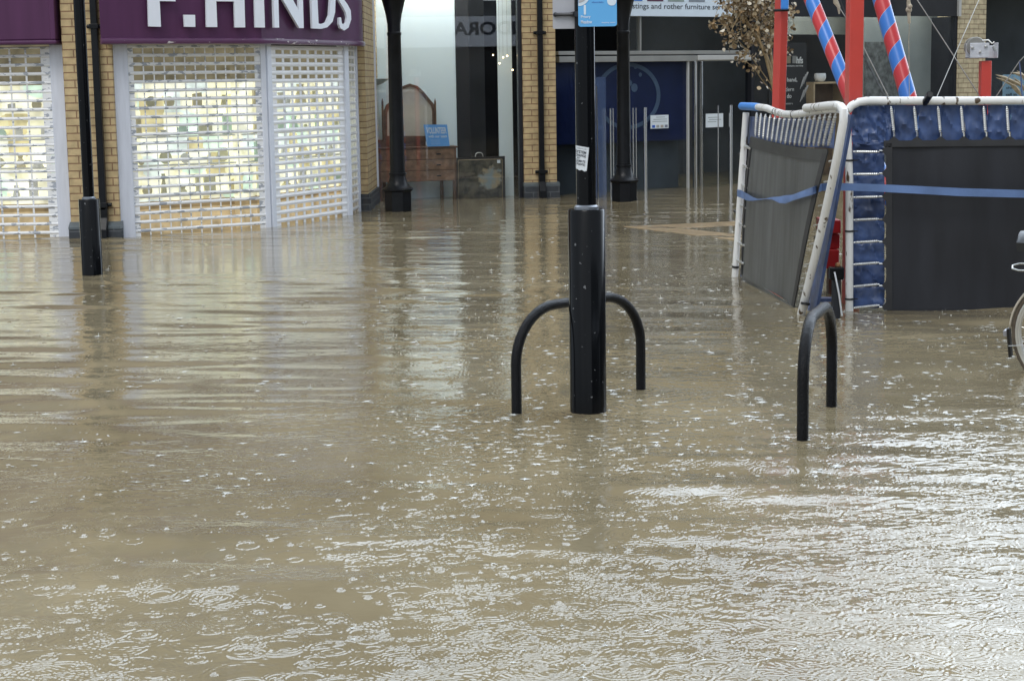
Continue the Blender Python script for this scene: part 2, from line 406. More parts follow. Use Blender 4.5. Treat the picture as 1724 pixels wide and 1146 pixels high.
# spiral pads
def stripe_mat():
    m_ = bpy.data.materials.new('spiral_pad_vinyl'); m_.use_nodes = True; t = m_.node_tree; b = t.nodes['Principled BSDF']
    uv = t.nodes.new('ShaderNodeUVMap'); sp = t.nodes.new('ShaderNodeSeparateXYZ'); t.links.new(uv.outputs[0], sp.inputs[0])
    a = t.nodes.new('ShaderNodeMath'); a.operation = 'MULTIPLY_ADD'; a.inputs[1].default_value = 1 / .28
    ng = t.nodes.new('ShaderNodeMath'); ng.operation = 'MULTIPLY'; ng.inputs[1].default_value = -1; t.links.new(sp.outputs[0], ng.inputs[0])
    t.links.new(sp.outputs[1], a.inputs[0]); t.links.new(ng.outputs[0], a.inputs[2])
    f = t.nodes.new('ShaderNodeMath'); f.operation = 'FRACT'; t.links.new(a.outputs[0], f.inputs[0])
    r = t.nodes.new('ShaderNodeValToRGB'); r.color_ramp.interpolation = 'CONSTANT'
    e = r.color_ramp.elements; e[0].position = 0; e[0].color = (.55, .035, .04, 1); e[1].position = .49; e[1].color = (.35, .40, .55, 1)
    x = e.new(.505); x.color = (.035, .19, .60, 1); x = e.new(.985); x.color = (.35, .40, .55, 1)
    t.links.new(f.outputs[0], r.inputs[0]); t.links.new(r.outputs[0], b.inputs['Base Color']); b.inputs['Roughness'].default_value = .3
    return m_
M_STRIPE = stripe_mat()
# jewellery display backdrop: emission added to the card colours stands in for shop lights
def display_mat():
    m_ = bpy.data.materials.new('glowing_display_backdrop'); m_.use_nodes = True; t = m_.node_tree; b = t.nodes['Principled BSDF']
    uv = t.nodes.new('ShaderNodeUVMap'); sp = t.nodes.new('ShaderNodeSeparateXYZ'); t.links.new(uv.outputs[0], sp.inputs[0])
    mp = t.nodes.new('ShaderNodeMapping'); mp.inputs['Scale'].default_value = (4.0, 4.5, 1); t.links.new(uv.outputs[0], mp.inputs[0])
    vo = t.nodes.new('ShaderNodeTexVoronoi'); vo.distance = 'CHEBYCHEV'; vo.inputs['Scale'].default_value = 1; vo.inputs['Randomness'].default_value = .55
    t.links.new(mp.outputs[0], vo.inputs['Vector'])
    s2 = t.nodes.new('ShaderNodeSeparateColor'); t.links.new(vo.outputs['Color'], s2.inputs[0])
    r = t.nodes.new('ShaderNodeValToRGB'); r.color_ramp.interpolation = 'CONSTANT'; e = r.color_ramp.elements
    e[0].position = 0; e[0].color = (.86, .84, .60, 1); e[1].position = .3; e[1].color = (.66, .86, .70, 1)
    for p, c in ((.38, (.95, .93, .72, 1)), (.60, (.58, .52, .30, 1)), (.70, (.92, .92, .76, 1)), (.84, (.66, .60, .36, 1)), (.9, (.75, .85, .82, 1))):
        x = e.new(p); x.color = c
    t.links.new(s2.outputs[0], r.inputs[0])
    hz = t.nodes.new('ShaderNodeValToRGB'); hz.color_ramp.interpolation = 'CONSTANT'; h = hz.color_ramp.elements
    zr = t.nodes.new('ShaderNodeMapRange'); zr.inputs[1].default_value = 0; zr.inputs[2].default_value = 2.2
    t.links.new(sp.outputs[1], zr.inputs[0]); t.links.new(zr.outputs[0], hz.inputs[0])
    # height bands: timber stall riser, goods pattern, dull header board
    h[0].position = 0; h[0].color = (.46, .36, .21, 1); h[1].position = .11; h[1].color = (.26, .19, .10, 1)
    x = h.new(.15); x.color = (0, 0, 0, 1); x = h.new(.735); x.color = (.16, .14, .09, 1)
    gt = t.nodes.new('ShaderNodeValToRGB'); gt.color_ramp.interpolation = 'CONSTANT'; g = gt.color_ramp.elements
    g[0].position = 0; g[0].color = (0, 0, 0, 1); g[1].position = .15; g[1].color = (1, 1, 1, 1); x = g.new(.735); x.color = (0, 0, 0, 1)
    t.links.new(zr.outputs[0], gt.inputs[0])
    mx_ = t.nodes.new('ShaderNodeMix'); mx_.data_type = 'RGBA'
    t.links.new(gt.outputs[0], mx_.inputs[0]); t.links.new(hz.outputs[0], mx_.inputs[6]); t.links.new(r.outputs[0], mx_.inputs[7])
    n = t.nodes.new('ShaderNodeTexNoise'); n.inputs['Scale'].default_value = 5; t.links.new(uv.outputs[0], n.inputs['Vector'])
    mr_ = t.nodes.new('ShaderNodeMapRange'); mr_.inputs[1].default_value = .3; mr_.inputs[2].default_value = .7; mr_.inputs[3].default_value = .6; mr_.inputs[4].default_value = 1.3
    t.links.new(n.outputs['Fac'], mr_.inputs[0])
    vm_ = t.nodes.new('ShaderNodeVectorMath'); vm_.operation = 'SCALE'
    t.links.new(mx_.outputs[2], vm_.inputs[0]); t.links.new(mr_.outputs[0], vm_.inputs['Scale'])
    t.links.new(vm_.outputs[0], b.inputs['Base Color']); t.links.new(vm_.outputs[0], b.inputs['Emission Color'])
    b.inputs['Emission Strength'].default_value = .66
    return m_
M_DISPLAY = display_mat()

# ------------------------------------------------------------------ text helper
def text_mesh(s, size=1.0, font_bold=0.0, squash=1.0):
    cu = bpy.data.curves.new('t', 'FONT'); cu.body = s; cu.size = size; cu.extrude = 0; cu.offset = font_bold; cu.resolution_u = 3
    o = bpy.data.objects.new('t', cu); COL.objects.link(o)
    dg = bpy.context.evaluated_depsgraph_get(); me = bpy.data.meshes.new_from_object(o.evaluated_get(dg))
    vs_ = [(v.co.x * squash, v.co.y) for v in me.vertices]; fs = [tuple(p.vertices) for p in me.polygons]
    bpy.data.objects.remove(o); bpy.data.meshes.remove(me); bpy.data.curves.remove(cu)
    return vs_, fs
def put_text(mb, s, fn, u0, u1, z0, z1, bold=0.0, mirror=False):
    """fit text into rectangle u0..u1 (width) and z0..z1 (glyph bounding height); fn(u,z)->point"""
    mb.mark(); vs_, fs = text_mesh(s, 1.0, bold)
    xa = min(v[0] for v in vs_); xb = max(v[0] for v in vs_); ya = min(v[1] for v in vs_); yb = max(v[1] for v in vs_)
    P = []
    for x, y in vs_:
        a = (x - xa) / (xb - xa); b = (y - ya) / (yb - ya)
        P.append(fn(u0 + (u1 - u0) * a, z0 + (z1 - z0) * b))
    mb.add(P, fs)

# ================================================================== SETTING
g = MB(); g.box(-60, 60, -40, 90, -.4, -.24)
tag(g.build('ground', mat('paving', (.2, .19, .17), .8, bump=.2)), kind='structure')

# ---- facade plan
P203, P456, P590, P606 = gp(203, 19.1), gp(456, 20.1), gp(591, 21.8), gp(606, 22.55)
XC = gp(621, 22.5).x
PLA1 = Plane(gp(-420, 19.2), gp(120, 19.2))
PLAB = Plane(gp(121, 19.02), gp(203, 19.02))
PLA2 = Plane(P203, P456); PLA3 = Plane(P456, P590); PLA4 = Plane(P590, P606)
PLC = Plane(gp(634, 24.05), gp(881, 24.5))
PLD = Plane(gp(883, 24.42), gp(938, 24.48))
E0 = gp(938, 24.7); PLE = Plane(E0, E0 + Vector((1.4, 1.0, 0)))
E1 = PLE.pt(14.0, 0, 0)

# =========================================================== jeweller's building
bA = thing('jewellers_shop', (-4.5, 19.2, 0), 'buff brick corner shop with purple fascia and white lattice shutters on the left', 'shop building')
poly = [(-14, 19.32), (P203.x, 19.32), (P456.x, P456.y + .12), (P590.x - .1, P590.y + .12), (P606.x - .1, 22.62), (XC - .01, 22.62), (XC - .01, 29.5), (-14, 29.5)]
b = MB(); b.prism(poly, 3.02, 8.0, axis='z'); b.build('upper_wall', M_BRICK, bA)
b = MB(); b.prism([(x + (.1 if x > -14 else -.1), y - .12) for x, y in poly], 8.003, 8.2, axis='z'); b.build('coping', M_COPING, bA)
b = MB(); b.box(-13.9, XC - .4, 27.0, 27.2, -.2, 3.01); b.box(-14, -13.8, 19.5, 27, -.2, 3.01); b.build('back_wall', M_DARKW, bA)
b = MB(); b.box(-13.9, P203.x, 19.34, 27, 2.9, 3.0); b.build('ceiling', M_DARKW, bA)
# brick pier between the two bays
b = MB(PLAB.M); b.box(0, PLAB.len, 0, -.35, .17, 3.015); b.build('brick_pier', M_BRICK, bA)
_, zpl = PLAB.uz(190, 372); zpl = .17
b = MB(PLAB.M); b.box(-.01, PLAB.len + .02, .075, -.36, -.2, .10)
b.build('plinth', M_PLINTH, bA)
b = MB(PLAB.M); b.prism([(.078, .101), (.078, .125), (.0, .176), (-.1, .176), (-.1, .101)], -.012, PLAB.len + .022)
for i, v in enumerate(b.v): pass
# re-map: prism made in (x,z) extruded in y -> swap so that x is outward
b2 = MB(PLAB.M); inv = PLAB.M.inverted(); b2.v = [PLAB.M @ Vector(((inv @ v).y, (inv @ v).x, (inv @ v).z)) for v in b.v]; b2.f = b.f; b2.uv = b.uv
b2.build('plinth_cap', M_PLCAP, bA)
# corner pier, front and flank
b = MB(); b.box(P606.x + .01, XC, 22.5, 24.12, .21, 3.01); b.build('corner_pier', M_BRICK, bA)
b = MB(); b.box(P606.x + .005, XC + .03, 22.46, 24.10, -.2, .209); b.build('corner_plinth', M_PLINTH, bA)
b = MB(); b.box(XC - .25, XC - .004, 24.13, 29.4, -.2, 3.01); b.build('flank_wall', M_BRICK, bA)

def shutter(pl, u0, u1, z1, pitch, slots, slot_w, slot_h, edge, matl, name='roller_shutter', z0=-.06):
    mb = MB(pl.M); rows = int((z1 - z0) / pitch) + 1
    p0 = u0 + edge; p1 = u1 - edge; sp = (p1 - p0) / slots; web = sp - slot_w
    for r in range(rows):
        za = z0 + r * pitch; zb = za + pitch - slot_h
        zt = min(zb, z1)
        if za >= z1: break
        # bulged slat bar
        mb.prism([(0, 0)] * 0 or [(za, -.006), (za + .004, .006), ((za + zt) / 2, .011), (zt - .004, .006), (zt, -.006)], u0, u1) if False else None
        V = []; prof = [(-.006, za + .002), (.006, za + .004), (.011, (za + zt) / 2), (.006, zt - .003), (-.006, zt)]
        for u in (u0, u1): V += [(u, n_, z_) for n_, z_ in prof]
        k = len(prof)
        mb.add(V, [(i, (i + 1) % k, k + (i + 1) % k, k + i) for i in range(k)] + [tuple(range(k)), tuple(range(2 * k - 1, k - 1, -1))])
        if zt + slot_h > z1: continue
        if edge > .02:
            mb.box(u0, u0 + edge, -.004, .004, zt, zt + slot_h); mb.box(u1 - edge, u1, -.004, .004, zt, zt + slot_h)
        for s_ in range(slots + 1):
            c = p0 + s_ * sp
            a, b_ = max(c - web / 2, u0 + .001), min(c + web / 2, u1 - .001)
            mb.box(a, b_, -.003, .0045, zt, zt + slot_h)
    return mb.build(name, matl, bA, recalc=False)
# left shop bay
ztopL = PLAB.uz(130, 70)[1]
uj0, _ = PLA1.uz(99, 380); uj1 = PLA1.len + .0
b = MB(PLA1.M); b.box(uj0, uj1 + .02, .03, -.2, -.2, 2.05); b.build('jamb', M_JAMB, bA, bevel=.01)
shutter(PLA1, 0.1, uj0, 2.03, .094, 18, .15, .058, .09, M_SHUT)
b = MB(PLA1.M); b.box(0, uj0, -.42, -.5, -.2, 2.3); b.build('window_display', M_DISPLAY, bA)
# first bay right of the pier
uA, _ = PLA2.uz(227, 385)
b = MB(PLA2.M); b.box(-.02, uA, .03, -.2, -.2, 2.05); b.build('jamb', M_JAMB, bA, bevel=.01)
uB, _ = PLA2.uz(447, 370)
s1 = shutter(PLA2, uA, uB, 2.032, .0935, 12, .106, .056, .06, M_SHUT); s1['label'] = 'peeling white lattice shutter'
b = MB(PLA2.M); b.box(uB, PLA2.len + .0, .02, -.12, -.2, 2.05); b.build('shutter_post', M_WHITE, bA, bevel=.006)
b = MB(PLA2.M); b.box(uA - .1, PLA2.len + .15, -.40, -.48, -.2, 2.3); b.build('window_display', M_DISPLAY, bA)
# second bay, turning away
u0, _ = PLA3.uz(464, 370)
b = MB(PLA3.M); b.box(.02, u0, .022, -.08, -.2, 2.05); b.build('shutter_post', M_WHITE, bA, bevel=.006)
u1, _ = PLA3.uz(584, 350)
shutter(PLA3, u0, u1, 2.032, .0925, 8, .138, .042, .09, M_SHUT2)['label'] = 'clean white shutter with small slots'
b = MB(PLA3.M); b.box(u1, PLA3.len, .03, -.08, -.2, 2.05); b.build('shutter_post', M_WHITE, bA, bevel=.006)
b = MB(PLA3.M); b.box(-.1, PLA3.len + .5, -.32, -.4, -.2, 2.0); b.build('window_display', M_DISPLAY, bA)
GOODS = [mat('display_' + n_, c_, .5) for n_, c_ in (('white', (.8, .8, .78)), ('cream', (.75, .70, .48)), ('mint', (.62, .80, .70)), ('tan', (.75, .68, .48)), ('olive', (.68, .66, .48)), ('silver', (.8, .8, .76)))]
def goods(pl, ua_, ub_, d0, shelves, seed):
    r = random.Random(seed)
    for z in shelves:
        bq = MB(pl.M); bq.box(ua_, ub_, d0, d0 + .14, z - .018, z); bq.build('shelf', GOODS[0], bA)
        u = ua_ + .05
        while u < ub_ - .15:
            w_ = r.uniform(.05, .16); h_ = r.uniform(.06, .24); k = r.random(); bq = MB(pl.M)
            if k < .45: bq.prism([(u, z + .001), (u + w_, z + .001), (u + w_, z + h_), (u, z + h_ * .9)], d0 + .03, d0 + .06)
            elif k < .8: bq.lathe([(w_ * .5, z + .001), (w_ * .35, z + h_ * .5), (w_ * .2, z + h_ * .7), (w_ * .3, z + h_)], (u + w_ / 2, d0 + .07, 0), 12)
            else: bq.prism([(u + w_ / 2 + w_ / 2 * math.cos(a), z + .002 + w_ / 2 + w_ / 2 * math.sin(a)) for a in [2 * math.pi * q_ / 14 for q_ in range(14)]], d0 + .03, d0 + .05)
            bq.build('display_stand', r.choice(GOODS), bA, recalc=False); u += w_ + r.uniform(.04, .22)
goods(PLA2, uA, PLA2.len + .1, -.39, (.40, .74, 1.05, 1.36), 3)
goods(PLA3, .1, PLA3.len + .3, -.31, (.40, .74, 1.05, 1.36), 5)
goods(PLA1, PLA1.len - 1.4, PLA1.len - .1, -.41, (.40, .74, 1.05, 1.36), 8)
# narrow return bay
shutter(PLA4, .05, PLA4.len - .1, 2.12, .0925, 2, .2, .05, .08, M_SHUT2)['label'] = 'narrow shutter on the return bay'
b = MB(PLA4.M); b.box(PLA4.len - .1, PLA4.len + .02, .03, -.1, -.2, 2.05); b.build('shutter_post', M_WHITE, bA, bevel=.006)
# fascias
FA0, FAM, FA1, FA2 = gp(186, 18.78), gp(452, 19.82), gp(592, 21.5), gp(618, 22.45)
PLF = Plane(FA0, FAM); PLF2 = Plane(FAM, FA1)
zf = 2.035
def fascia(name, pts, z0, z1, depth_pts, mat_):
    b = MB(); b.prism([(p.x, p.y) for p in pts] + [(p.x, p.y) for p in depth_pts], z0, z1, axis='z'); return b.build(name, mat_, bA, smooth=True, auto=30)
mid = [FA1 + (FA2 - FA1) * t + PLF2.N * (.09 * math.sin(math.pi * t)) for t in (0, .2, .4, .6, .8, 1)]
f1 = fascia('fascia', [FA0, FAM] + mid, zf + .06, 3.25, [Vector((XC - .2, 22.62, 0)), Vector((P590.x - .3, P590.y + .1, 0)), Vector((P456.x, P456.y + .1, 0)), Vector((P203.x - .02, 19.3, 0))], M_PURPLE)
f1['label'] = 'purple fascia with white letters'
def lip(pts, z0, z1, outn, mat_, name='fascia_moulding'):
    b = MB()
    prof = [(-.02, z0), (.0, z0 - .004), (.022, z0 + .006), (.03, (z0 + z1) / 2), (.022, z1 - .006), (.002, z1 + .002), (-.02, z1)]
    V = []; n = len(prof)
    for p, q in zip(pts, outn):
        for o_, z_ in prof: V.append(p + q * o_ + Vector((0, 0, z_)))
    Fs = []
    for i in range(len(pts) - 1):
        for k in range(n):
            k2 = (k + 1) % n; Fs.append((i * n + k, (i + 1) * n + k, (i + 1) * n + k2, i * n + k2))
    Fs += [tuple(range(n)), tuple((len(pts) - 1) * n + k for k in reversed(range(n)))]
    b.add(V, Fs); return b.build(name, mat_, f1 if name == 'fascia_moulding' else bA, smooth=True)
pts = [FA0 + (FAM - FA0) * t for t in (0, .5, .97)] + [FAM + (FA1 - FAM) * t for t in (.03, .5)] + mid
nn = []
for i in range(len(pts)):
    a = pts[max(i - 1, 0)]; c = pts[min(i + 1, len(pts) - 1)]; d = (c - a).normalized(); nn.append(Vector((d.y, -d.x, 0)))
lip(pts, zf, zf + .062, nn, M_PURPLE_W)
b = MB(); b.prism([(p.x, p.y) for p in [FA0, FAM] + mid] + [(XC - .2, 22.6), (P590.x - .3, P590.y + .08), (P456.x, P456.y + .08), (P203.x - .02, 19.28)], zf + .02, zf + .058, axis='z'); b.build('soffit', M_GREYP, bA)
PLG = Plane(gp(-420, 18.95), gp(111, 18.95))
zg = PLG.uz(60, 75)[1]
b = MB(PLG.M); b.box(0, PLG.len, 0, -.3, zg + .045, 3.25); f0 = b.build('fascia', M_PURPLE, bA, bevel=.012); f0['label'] = 'blank purple fascia of the left bay'
b = MB(PLG.M); b.box(-.02, PLG.len + .012, .02, -.28, zg, zg + .043); b.build('fascia_moulding', M_PURPLE, f0, bevel=.015)
b = MB(PLG.M); b.box(PLG.len - .05, PLG.len + .006, .018, -.28, zg + .046, 3.25); b.build('fascia_moulding', M_PURPLE, f0, bevel=.01)
# letters (outlines on the fascia plane)
LET = {
 'F': ([(250.4, 45), (271, 45.6), (268.8, 2.3), (295.5, 2.8), (295, -8), (268.3, -9), (268, -39), (303, -39), (304, -50), (248, -50)], []),
 'dot': ([(309.6, 25.3), (328.4, 25.5), (328.9, 45.8), (310.8, 45.6)], []),
 'H': ([(347.8, 46), (365.8, 46), (364, 2.7), (394.2, 3), (395.7, 46.6), (412.8, 46.6), (410, -50), (393, -50), (393.6, -9), (363.4, -9), (362.5, -50), (346, -50)], []),
 'I': ([(429.6, 46.6), (446, 46.8), (442.5, -50), (427, -50)], []),
 'N': ([(461.9, 46.9), (469.8, 47), (468.2, -13), (503.7, 47.6), (511.2, 47.9), (508.4, -50), (502, -50), (503.6, 19.5), (465.5, -50), (459.2, -50)], []),
 'D': ([(526, 48.3), (541, 49), (551, 46.4), (559.8, 37), (564, 21), (564.8, 0), (562, -22), (556, -38), (546, -48), (522.5, -50)],
       [(532, -43), (543, -41), (551, -30), (555.6, -12), (556, 2), (554.5, 26), (549.6, 38), (542, 41.3), (536.2, 40)]),
 'S': ([(571, 30.5), (570.6, 41), (573, 48), (579.5, 51.8), (586.6, 47), (591.2, 33), (590.3, 18), (585, 8), (578.5, -1), (574.4, -12), (573.6, -24), (576, -33), (580, -36), (584.6, -32), (587, -22), (588.8, -22), (589, -38), (584, -47), (577.5, -48), (570, -41), (566.4, -27), (566.8, -10), (571.5, 3), (577.5, 13), (582.3, 22), (584, 30), (583, 38.5), (579.5, 42.5), (575.4, 39.6), (574, 29.6)], []),
}
for k, (o_, h_) in LET.items():
    pf_ = PLF2 if k in 'NDS' else PLF
    cv = lambda L_: [pf_.uz(x, y, .07) for x, y in L_]
    b = MB(pf_.M); b.prism(cv(o_), .045, .072, holes=[cv(h_)] if h_ else [])
    b.build('letter' if k != 'dot' else 'full_stop', M_LETTER, f1)
# upstairs windows
def up_window(pl, u, z, w_, h_, parent, depth=.03):
    b = MB(pl.M); t = .06
    for a in ((u, u + t, z, z + h_), (u + w_ - t, u + w_, z, z + h_), (u + t, u + w_ - t, z, z + t), (u + t, u + w_ - t, z + h_ - t, z + h_), (u + w_ / 2 - .02, u + w_ / 2 + .02, z + t, z + h_ - t)):
        b.box(a[0], a[1], 0.004, depth, a[2], a[3])
    f = b.build('window', M_WHITE, parent)
    b = MB(pl.M); b.box(u + t, u + w_ - t, .003, .012, z + t, z + h_ - t); b.build('pane', mat('upstairs_glass', (.03, .035, .04), .05), f)
    b = MB(pl.M); b.box(u - .05, u + w_ + .05, .004, .09, z - .09, z - .002); b.build('sill', M_COPING, f)
PU = Plane((-14, 19.32), (P203.x, 19.32)); PU2 = Plane((P203.x, 19.32), (P456.x, P456.y + .12))
for u in (2.2, 5.0, 7.6): up_window(PU, u, 4.1, 1.2, 1.4, bA)
up_window(PU2, .15, 4.1, 1.1, 1.4, bA)

# downpipes
def downpipe(pl, pxs, label, shoe_px):
    (xt, xb) = pxs
    u, _ = pl.uz(*xb); r = .036
    t = thing('downpipe', pl.pt(u, .05, 0), label, 'downpipe', 'black square downpipes on the brick piers')
    b = MB(pl.M); b.box(u - r, u + r, .018, .018 + 2 * r, .30, 5.5); b.build('pipe', M_IRON, t, bevel=.008)
    b = MB(pl.M)
    for z in (.33, 2.2, 4.1):
        b.mark(); b.box(u - r - .012, u + r + .012, .01, .03 + 2 * r, z, z + .05)
        b.tube([(u - r - .05, .03, z + .025), (u - r, .03, z + .025)], .022, 10); b.tube([(u + r, .03, z + .025), (u + r + .05, .03, z + .025)], .022, 10)
    build_each(b, 'bracket', M_IRON, t, bevel=.004)
    b = MB(pl.M)
    V = []
    for (n0, n1, z) in ((.018, .09, .33), (.018, .09, .22), (.075, .165, .10), (.085, .17, -.2)):
        V += [(u - r - .008, n0, z), (u + r + .008, n0, z), (u + r + .008, n1, z), (u - r - .008, n1, z)]
    Fs = [(0, 1, 2, 3), (12, 15, 14, 13)]
    for i in range(3):
        for k in range(4): Fs.append((i * 4 + k, i * 4 + (k + 1) % 4, i * 4 + 4 + (k + 1) % 4, i * 4 + 4 + k))
    b.add(V, Fs); b.build('shoe', M_IRON, t, bevel=.005)
downpipe(PLAB, (0, (175, 330)), 'black square downpipe on the left brick pier behind the thin post', None)
downpipe(PLD, (0, (911, 280)), 'black square downpipe on the narrow pier between display window and doors', None)

# =========================================================== furniture shop building
bB = thing('furniture_shop', (2, 25, 0), 'buff brick shop with glazed doors and white name board in the background', 'shop building')
c0, c1 = PLC.pt(0, -.05, 0), PLC.pt(PLC.len, -.05, 0); e1 = PLE.pt(14, -.1, 0)
polyB = [(XC + .01, c0.y - .02), (c1.x, c1.y), (PLD.A.x, PLD.A.y + .05), (E0.x, E0.y + .02), (e1.x, e1.y), (e1.x, e1.y + 6), (XC + .01, e1.y + 6)]
eS = PLE.pt(5.6, -.1, 0); polyL = polyB[:4] + [(eS.x, eS.y), (eS.x, e1.y + 6), polyB[-1]]; polyR = [(eS.x + .003, eS.y + .002), (e1.x, e1.y), (e1.x, e1.y + 6), (eS.x + .003, e1.y + 6)]
b = MB(); b.prism(polyL, 3.3, 8.6, axis='z'); b.build('upper_wall', M_BRICK, bB)
b = MB(); b.prism(polyR, 3.3, 8.0, axis='z'); b.build('upper_wall', M_BRICK, bB)
b = MB(); b.prism([(x, y - .15) for x, y in polyR], 8.003, 8.2, axis='z'); b.build('coping', M_COPING, bB)
b = MB(); b.prism([(x, y - .15) for x, y in polyL], 8.603, 8.8, axis='z'); b.build('coping', M_COPING, bB)
b = MB(); b.box(XC + .05, e1.x + 2, e1.y + 5.8, e1.y + 6, -.2, 3.29); b.box(XC + .2, XC + .22, 25.5, e1.y + 5.7, -.2, 3.29)
b.build('back_wall', M_DARK, bB)
# --- display window C
b = MB(PLC.M)
b.box(-.03, .035, .03, -.05, -.2, 3.3); b.build('window_frame', M_WHITE, bB)
uf0, _ = PLC.uz(872.5, 200); b = MB(PLC.M); b.box(uf0, uf0 + .06, .04, -.05, -.2, 3.3); b.build('window_frame', M_FRAME, bB)
b = MB(PLC.M); b.box(.035, uf0, -.01, -.018, -.15, 2.859); b.build('window_glass', M_GLASS, bB)
ua, _ = PLC.uz(769, 200, -.62); ub, _ = PLC.uz(840, 200, -.42); uc, _ = PLC.uz(873, 200, -.42)
b = MB(PLC.M); b.box(-.3, ua, -.62, -.66, -.2, 3.1); b.build('display_panel', M_PANEL, bB)
b = MB(PLC.M); b.box(ub, uf0 + .02, -.42, -.46, -.2, 3.1); b.build('display_panel', M_PANEL, bB)
u2, _ = PLC.uz(790, 200, -.66); b = MB(PLC.M); b.box(ua + .005, u2, -.60, -.80, -.2, 3.25); b.build('column', mat('black_column', (.006, .006, .008), .6), bB)
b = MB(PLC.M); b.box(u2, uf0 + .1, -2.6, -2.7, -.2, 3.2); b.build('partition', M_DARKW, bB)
b = MB(PLC.M); b.box(.036, uf0 - .001, .02, -.05, 2.86, 3.3); b.build('window_header', M_FRAME, bB)  # header added above the view to screen the glowing strip from outside
b = MB(PLC.M); b.box(.1, uf0 - .1, -.12, -.24, 3.2, 3.24); b.build('added_window_light', mat('added_light_strip', (.9, .9, .85), .4, emit=(.95, 1, 1), estr=27), bB)  # unseen glowing strip added to brighten the display panels
# --- pier D
b = MB(PLD.M); b.box(0, PLD.len, 0, -.4, .21, 3.29); b.build('brick_pier', M_BRICK, bB)
b = MB(PLD.M); b.box(-.01, PLD.len + .03, .06, -.41, -.2, .16); b.build('plinth', M_PLINTH, bB)
b = MB(); z0, z1, z2 = .161, .185, .211
V = [PLD.pt(u, n_, z) for u in (-.012, PLD.len + .032) for n_, z in ((.062, z0), (.062, z1), (.0, z2), (-.2, z2), (-.2, z0))]
b.add(V, [(0, 1, 2, 3, 4), (9, 8, 7, 6, 5)] + [(i, (i + 1) % 5, 5 + (i + 1) % 5, 5 + i) for i in range(5)]); b.build('plinth_cap', M_PLCAP, bB)
# --- entrance on plane E
def E(px, py, off=0.0): return PLE.uz(px, py, off)
uM = E(1261, 200)[0]; u0 = .03
zr1 = E(1100, 92)[1]; zr0 = E(1100, 86)[1]; zr3 = E(1100, 104)[1]; zr2 = E(1100, 94.5)[1]
b = MB(PLE.M); b.box(u0, uM, .03, -.06, zr1, zr0); b.build('transom_rail', M_STEEL, bB, bevel=.004)
b = MB(PLE.M); b.box(u0, uM, .05, -.1, zr3, zr2); b.build('door_header', M_STEEL, bB, bevel=.004)
ud0 = E(1170, 95)[0]; b = MB(PLE.M); b.box(ud0, uM - .03, .07, .052, zr3 + .015, zr2 + .005); b.build('door_operator', M_STEELL, bB, bevel=.004)
b = MB(PLE.M); b.box(uM, uM + .06, .05, -.08, -.2, 3.28); b.build('mullion', M_FRAME, bB)
um = E(1077, 60)[0]; b = MB(PLE.M); b.box(um - .015, um + .015, .02, -.05, zr0, 3.28); b.build('mullion', M_STEEL, bB)
b = MB(PLE.M); b.box(u0, uM, -.02, -.028, zr0, 3.28); b.build('transom_glass', M_GLASSD, bB)
zs = E(1150, 29)[1]
us0 = E(1034, 15)[0]; us1 = E(1229, 15)[0]
b = MB(PLE.M); b.box(us0, us1, .12, .08, zs, zs + .62); nb = b.build('name_board', M_SIGNW, bB, bevel=.004)
b = MB(PLE.M); b.box(us0 + .02, us1 + 3.4, .078, .03, zs + .02, 3.3); b.build('fascia', M_FRAME, bB)
fn = lambda u, z: PLE.pt(u, .123, z)
b = MB(); ta = E(1044, 15)[0]; tb = E(1222.5, 15)[0]; put_text(b, 'hastings and rother furniture service', fn, ta, tb, E(1150, 19.5)[1], E(1150, 7.5)[1], .006)
b.build('lettering', M_INK, nb, recalc=False)
b = MB(); put_text(b, 'hfs', fn, E(1190, 0)[0], E(1224, 0)[0], E(1200, 1.5)[1], E(1200, -32)[1], .02); b.build('lettering', M_INK, nb, recalc=False)
for x0, x1, c, nm in ((1052, 1072, (.03, .18, .62), 'a'), (1080, 1107, (.09, .02, .06), 'b'), (1115, 1142, (.26, .33, .31), 'c'), (1150, 1177, (.22, .25, .30), 'd')):
    b = MB(PLE.M); b.box(E(x0, 0)[0], E(x1, 0)[0], .1225, .126, E(1100, 3.2)[1], E(1100, -26)[1]); b.build('colour_square', mat('square_' + nm, c, .4), nb, bevel=.01)
# doors: navy panel seen through glass
un1 = E(1156, 200, -.12)[0]
zn = E(1100, 238)[1]
b = MB(PLE.M); b.box(u0, un1, -.12, -.15, zn, zr3 + .02); nv = b.build('navy_screen', M_NAVY, bB)
uc_, zc_ = E(1058, 162, -.11); rr = .47
ring_o = [(uc_ + .6 * math.cos(a), zc_ + .47 * math.sin(a)) for a in [2 * math.pi * k / 48 for k in range(48)]]
ring_i = [(uc_ + .53 * math.cos(a), zc_ + .415 * math.sin(a)) for a in [2 * math.pi * k / 48 for k in range(48)]]
b = MB(PLE.M); b.prism(ring_o, -.118, -.114, holes=[ring_i]); b.build('ring_motif', M_RING, nv)
b = MB(PLE.M)
for x, y, r in ((1070, 113, .03), (1078, 126, .03), (1068, 148, .06), (1060, 140, .045)):
    u, z = E(x, y, -.115); b.prism([(u + r * math.cos(a), z + r * math.sin(a)) for a in [2 * math.pi * k / 12 for k in range(12)]], -.117, -.113)
b.build('dot_motif', M_RING, nv)
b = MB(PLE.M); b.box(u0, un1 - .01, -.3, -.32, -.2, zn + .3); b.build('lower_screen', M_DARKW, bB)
b = MB(PLE.M); b.box(u0, E(1160, 200)[0], -.03, -.038, -.15, zr3); b.build('door_glass', M_GLASSD, bB)
b = MB(PLE.M); b.box(E(1178, 200)[0], uM, -.03, -.038, -.15, zr3); b.build('door_glass', M_GLASSD, bB)
